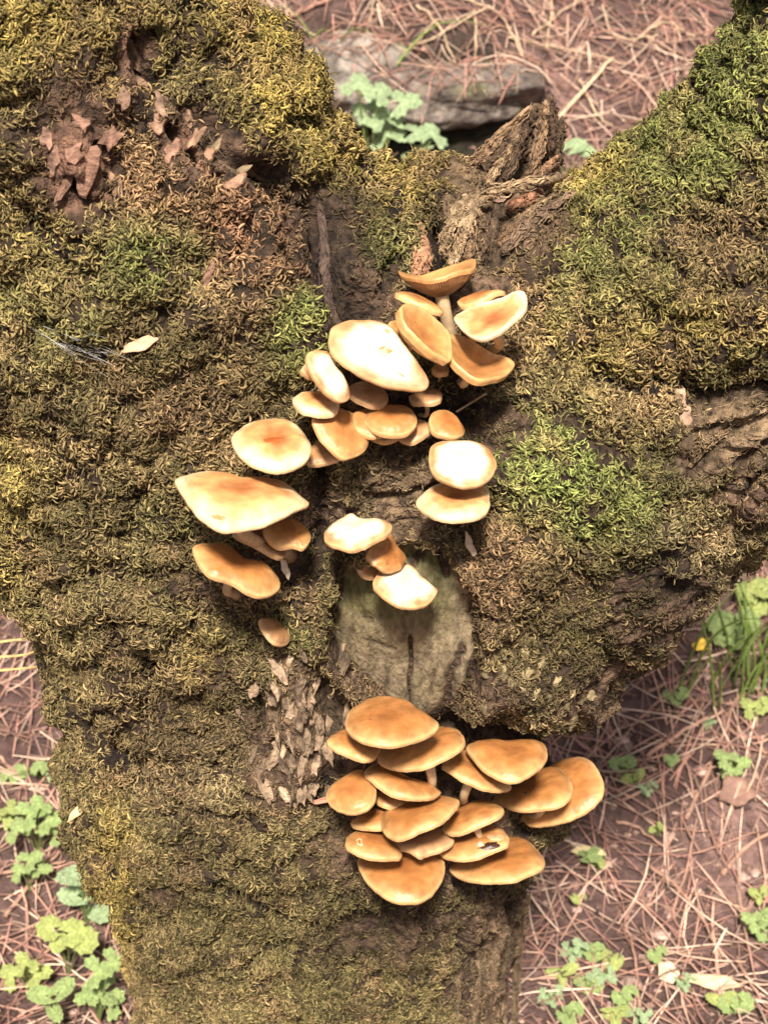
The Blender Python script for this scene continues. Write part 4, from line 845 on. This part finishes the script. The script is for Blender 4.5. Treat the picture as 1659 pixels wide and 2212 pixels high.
plant(1575, 1680, [(1570,1640,32,2.0),(1595,1650,28,.3),(1580,1660,26,4.2)], 'small lobed plant among the fallen twigs', tint='mid')
plant(20, 1800, [(5,1770,34,2.0),(30,1780,34,.4),(18,1745,30,1.4)], 'bright lobed plant next to the pale lobed one', tint='yel')
plant(150, 1720, [(150,1680,34,.4),(115,1670,30,1.8)], 'two mint-green leaves against the trunk bulge', tint='blue', kind='oval')
plant(60, 2140, [(30,2110,36,2.4),(75,2105,36,.6),(55,2085,32,1.4)], 'yellowish plant between the leaf clump and the seedling with pointed leaves', tint='yel')
plant(1635, 1330, [(1620,1280,34,2.0),(1650,1270,36,.5),(1635,1305,32,4.0)], 'yellow-green leaves among the tall grass blades', tint='yel', kind='round')
plant(1640, 1560, [(1625,1530,30,2.2),(1652,1525,30,.4)], 'leafy sprig below the grass tuft', tint='yel')
plant(1645, 2030, [(1630,1990,30,2.2),(1655,1985,30,.4),(1640,2010,28,4.2)], 'lobed sprig beside the stout pink twig', tint='mid')
GS = 'seedlings scattered over the soil right of the trunk'
for k, (x, y, s) in enumerate([(1345,1650,24),(1370,1680,22),(1400,1700,18),(1275,1850,24),(1290,1865,18),(1335,1480,18),(1460,1500,22),(1420,1790,16),(1240,2050,26),(1280,2060,26),(1320,2080,28),(1300,2110,28),(1270,2130,26),(1215,2100,26),(1190,2150,24),(1350,2150,24),(1330,2190,30),(1380,2195,24),
        (1590,2170,30),(1640,1930,20),(1480,2120,20),(1420,2060,18),(1250,1940,18),(1530,1560,14),(1450,1640,14),(1560,2160,26),(1650,1480,20),(1230,2190,26)]):
    plant(x, y+20, [(x-s*.5, y, s*.85, 2.6+k), (x+s*.5, y-s*.2, s*.85, .3+k), (x, y+s*.5, s*.7, 4.4)], 'tiny %s seedling on the pine litter right of the trunk' % ('green round-leaved', 'yellowish oval-leaved', 'mint-green lobed')[k % 3], GS, tint=('mid', 'yel', 'blue')[k % 3], kind=('round', 'oval', 'lobed')[k % 3], name='seedling')
# grass
def grass(fx, fy, n, Lr, label, seed, spread_=.04, group=None):
    base = on_ground(np.array(float(fx)), np.array(float(fy))); root = empty('grass_tuft', base); r = np.random.default_rng(seed)
    for k in range(n):
        p0 = np.array([r.normal(0, spread_), r.normal(0, spread_*.4), 0]); p0[2] = float(terrain(base[0]+p0[0], base[1]+p0[1]))-base[2]-.004
        az = r.uniform(0, 6.28); L_ = r.uniform(*Lr); d = np.array([math.cos(az), math.sin(az), 0])
        q = crom(np.array([p0, p0+d*L_*.12+np.array([0, 0, L_*.45]), p0+d*L_*.40+np.array([0, 0, L_*.75]), p0+d*L_*.75+np.array([0, 0, L_*.72])]), 3)
        Vv, F = tube(q, np.interp(np.linspace(0, 1, len(q)), [0, .4, 1], [.0018, .0022, .0004]), 4, flat=.25)
        mesh_np('blade', Vv, F, M_LEAF, root, color=np.array([.25, .36, .09])*r.uniform(.8, 1.4)*np.ones((len(Vv), 1)))
    tag(root, label, 'grass', group)
grass(1640, 1500, 40, (.12, .30), 'tall tuft of green grass beyond the right side of the trunk', 4)
grass(690, 130, 6, (.07, .16), 'few grass blades beside the grey stone', 5, .02)
grass(790, 330, 5, (.14, .30), 'thin long grass stems behind the fork', 6, .03)

# ------------------------------------------------------------------ small things resting on the trunk
def leaf_on_trunk(fx, fy, a, b, rot, color, label, name='dry_leaf', lift=.008, seed=0, ground=False, cat='leaf', group=None):
    if ground: p = on_ground(np.array(float(fx)), np.array(float(fy))); nn = unit(np.array([0, -.35, 1.])); lift = .012
    else: p, nn = hit(fx, fy); nn = unit(nn*.4+np.array([0, -.6, .5]))
    d = np.linalg.norm(p-CAM)*2*TANH/FW; s = unit(np.cross(CU, nn)); up = np.cross(nn, s)
    n = 18; t = np.arange(n)/n*2*np.pi; R = 1+.12*np.cos(5*t+seed)+.08*np.sin(9*t)
    Vv = [np.zeros(3)]; ca, sa = math.cos(rot), math.sin(rot)
    for rr in (.5, 1):
        for k in range(n):
            u_, v_ = a*d*rr*R[k]*math.cos(t[k]), b*d*rr*R[k]*math.sin(t[k])*(1-.35*abs(math.cos(t[k]))**3)
            z = .35*abs(v_)+.10*a*d*math.sin(2*t[k]+seed)*rr
            Vv.append(s*(u_*ca-v_*sa)+up*(u_*sa+v_*ca)+nn*z)
    Vv = np.array(Vv); i = np.arange(n); j = (i+1) % n
    Vt = np.concatenate([Vv, Vv-nn*.0008]); m = len(Vv)
    tr = np.stack([np.zeros(n, int), 1+i, 1+j], 1); qd = np.stack([1+i, 1+n+i, 1+n+j, 1+j], 1); ed = np.stack([1+n+i, m+1+n+i, m+1+n+j, 1+n+j], 1)
    c = np.array(color)*(1+.35*fbm(Vt, 90, 3, seed))[:, None]
    o = mesh_np(name, Vt, [tr, qd, tr[:, ::-1]+m, qd[:, ::-1]+m, ed], M_DRY, color=np.clip(c, .01, 1)); o.location = tuple(p+nn*lift)
    return tag(o, label, cat, group)
leaf_on_trunk(308, 752, 40, 14, .35, (.50,.33,.22), 'small folded beige leaf caught in the moss', seed=1)
leaf_on_trunk(178, 1748, 36, 9, .85, (.66,.43,.24), 'pale orange strip of bark stuck on the trunk edge', 'bark_strip', seed=2, cat='bark')
leaf_on_trunk(612, 1222, 8, 24, .35, (.60,.47,.36), 'short whitish stub beside the bent brown cap', 'broken_stem', seed=3, cat='stem', lift=.014)
leaf_on_trunk(1004, 1185, 9, 28, .3, (.45,.34,.24), 'pale sliver of wood at the upper rim of the scar', 'wood_sliver', seed=4, cat='wood', lift=.012)
leaf_on_trunk(700, 1722, 30, 6, .2, (.36,.18,.12), 'reddish dry shred poking out beside the scalloped cap', 'dry_shred', seed=5, cat='shred', lift=.015)
leaf_on_trunk(1512, 1405, 20, 15, .3, (.75,.50,.08), 'bright yellow fallen leaf near the round-leaved plant', seed=6, ground=True)
leaf_on_trunk(1530, 2128, 60, 16, -.15, (.62,.42,.27), 'long pale curled leaf on the litter', seed=7, ground=True)
leaf_on_trunk(1270, 1850, 36, 14, -.1, (.62,.55,.28), 'yellowish withered leaf on the dark soil', seed=8, ground=True)
leaf_on_trunk(1440, 2110, 22, 24, .4, (.66,.50,.36), 'pale upright curled leaf beside the long one', seed=9, ground=True)
leaf_on_trunk(1590, 1720, 40, 36, .4, (.22,.13,.10), 'flat brown piece of bark under the small lobed plant', 'bark_piece', seed=10, ground=True, cat='bark')
# cobweb
wp, wn = hit(180, 752); webV, webF, off = [], [], 0; r = np.random.default_rng(12)
for k in range(22):
    a_ = r.normal(0, 1); x0, y0 = 180+r.normal(0, 30), 752+r.normal(0, 12); dx, dy = r.uniform(30, 95)*(1 if r.random() < .5 else -1), 0
    dy = dx*.38+r.normal(0, 10)
    pts = []
    for s in np.linspace(-.5, .8, 6):
        p, nn = hit(x0+dx*s, y0+dy*s); pts.append(p-ray(x0+dx*s, y0+dy*s)*(.009+.004*r.random()))
    Vv, F = tube(np.array(pts)-wp, np.full(6, .00013), 3, cap=False); webV.append(Vv); webF.append(F[0]+off); off += len(Vv)
web = mesh_np('cobweb', np.concatenate(webV), np.concatenate(webF), M_WEB, color=np.full((off, 3), .42)); web.location = tuple(wp)
tag(web, 'wispy grey cobweb stretched over the moss', 'cobweb')
# thin dry stalk crossing the moss by the folded cap
q = [hit(x, y)[0]-ray(x, y)*.012 for x, y in ((1050,850),(1010,875),(985,890))]; q = np.array(q)
Vv, F = tube(crom(q, 4)-q[0], np.full(9, .0009), 5); o = mesh_np('dry_stalk', Vv, F, M_DRY, color=np.array([.4, .28, .17])*np.ones((len(Vv), 1))); o.location = tuple(q[0])
tag(o, 'short dry stalk sticking out of the moss above the folded cap', 'stalk')
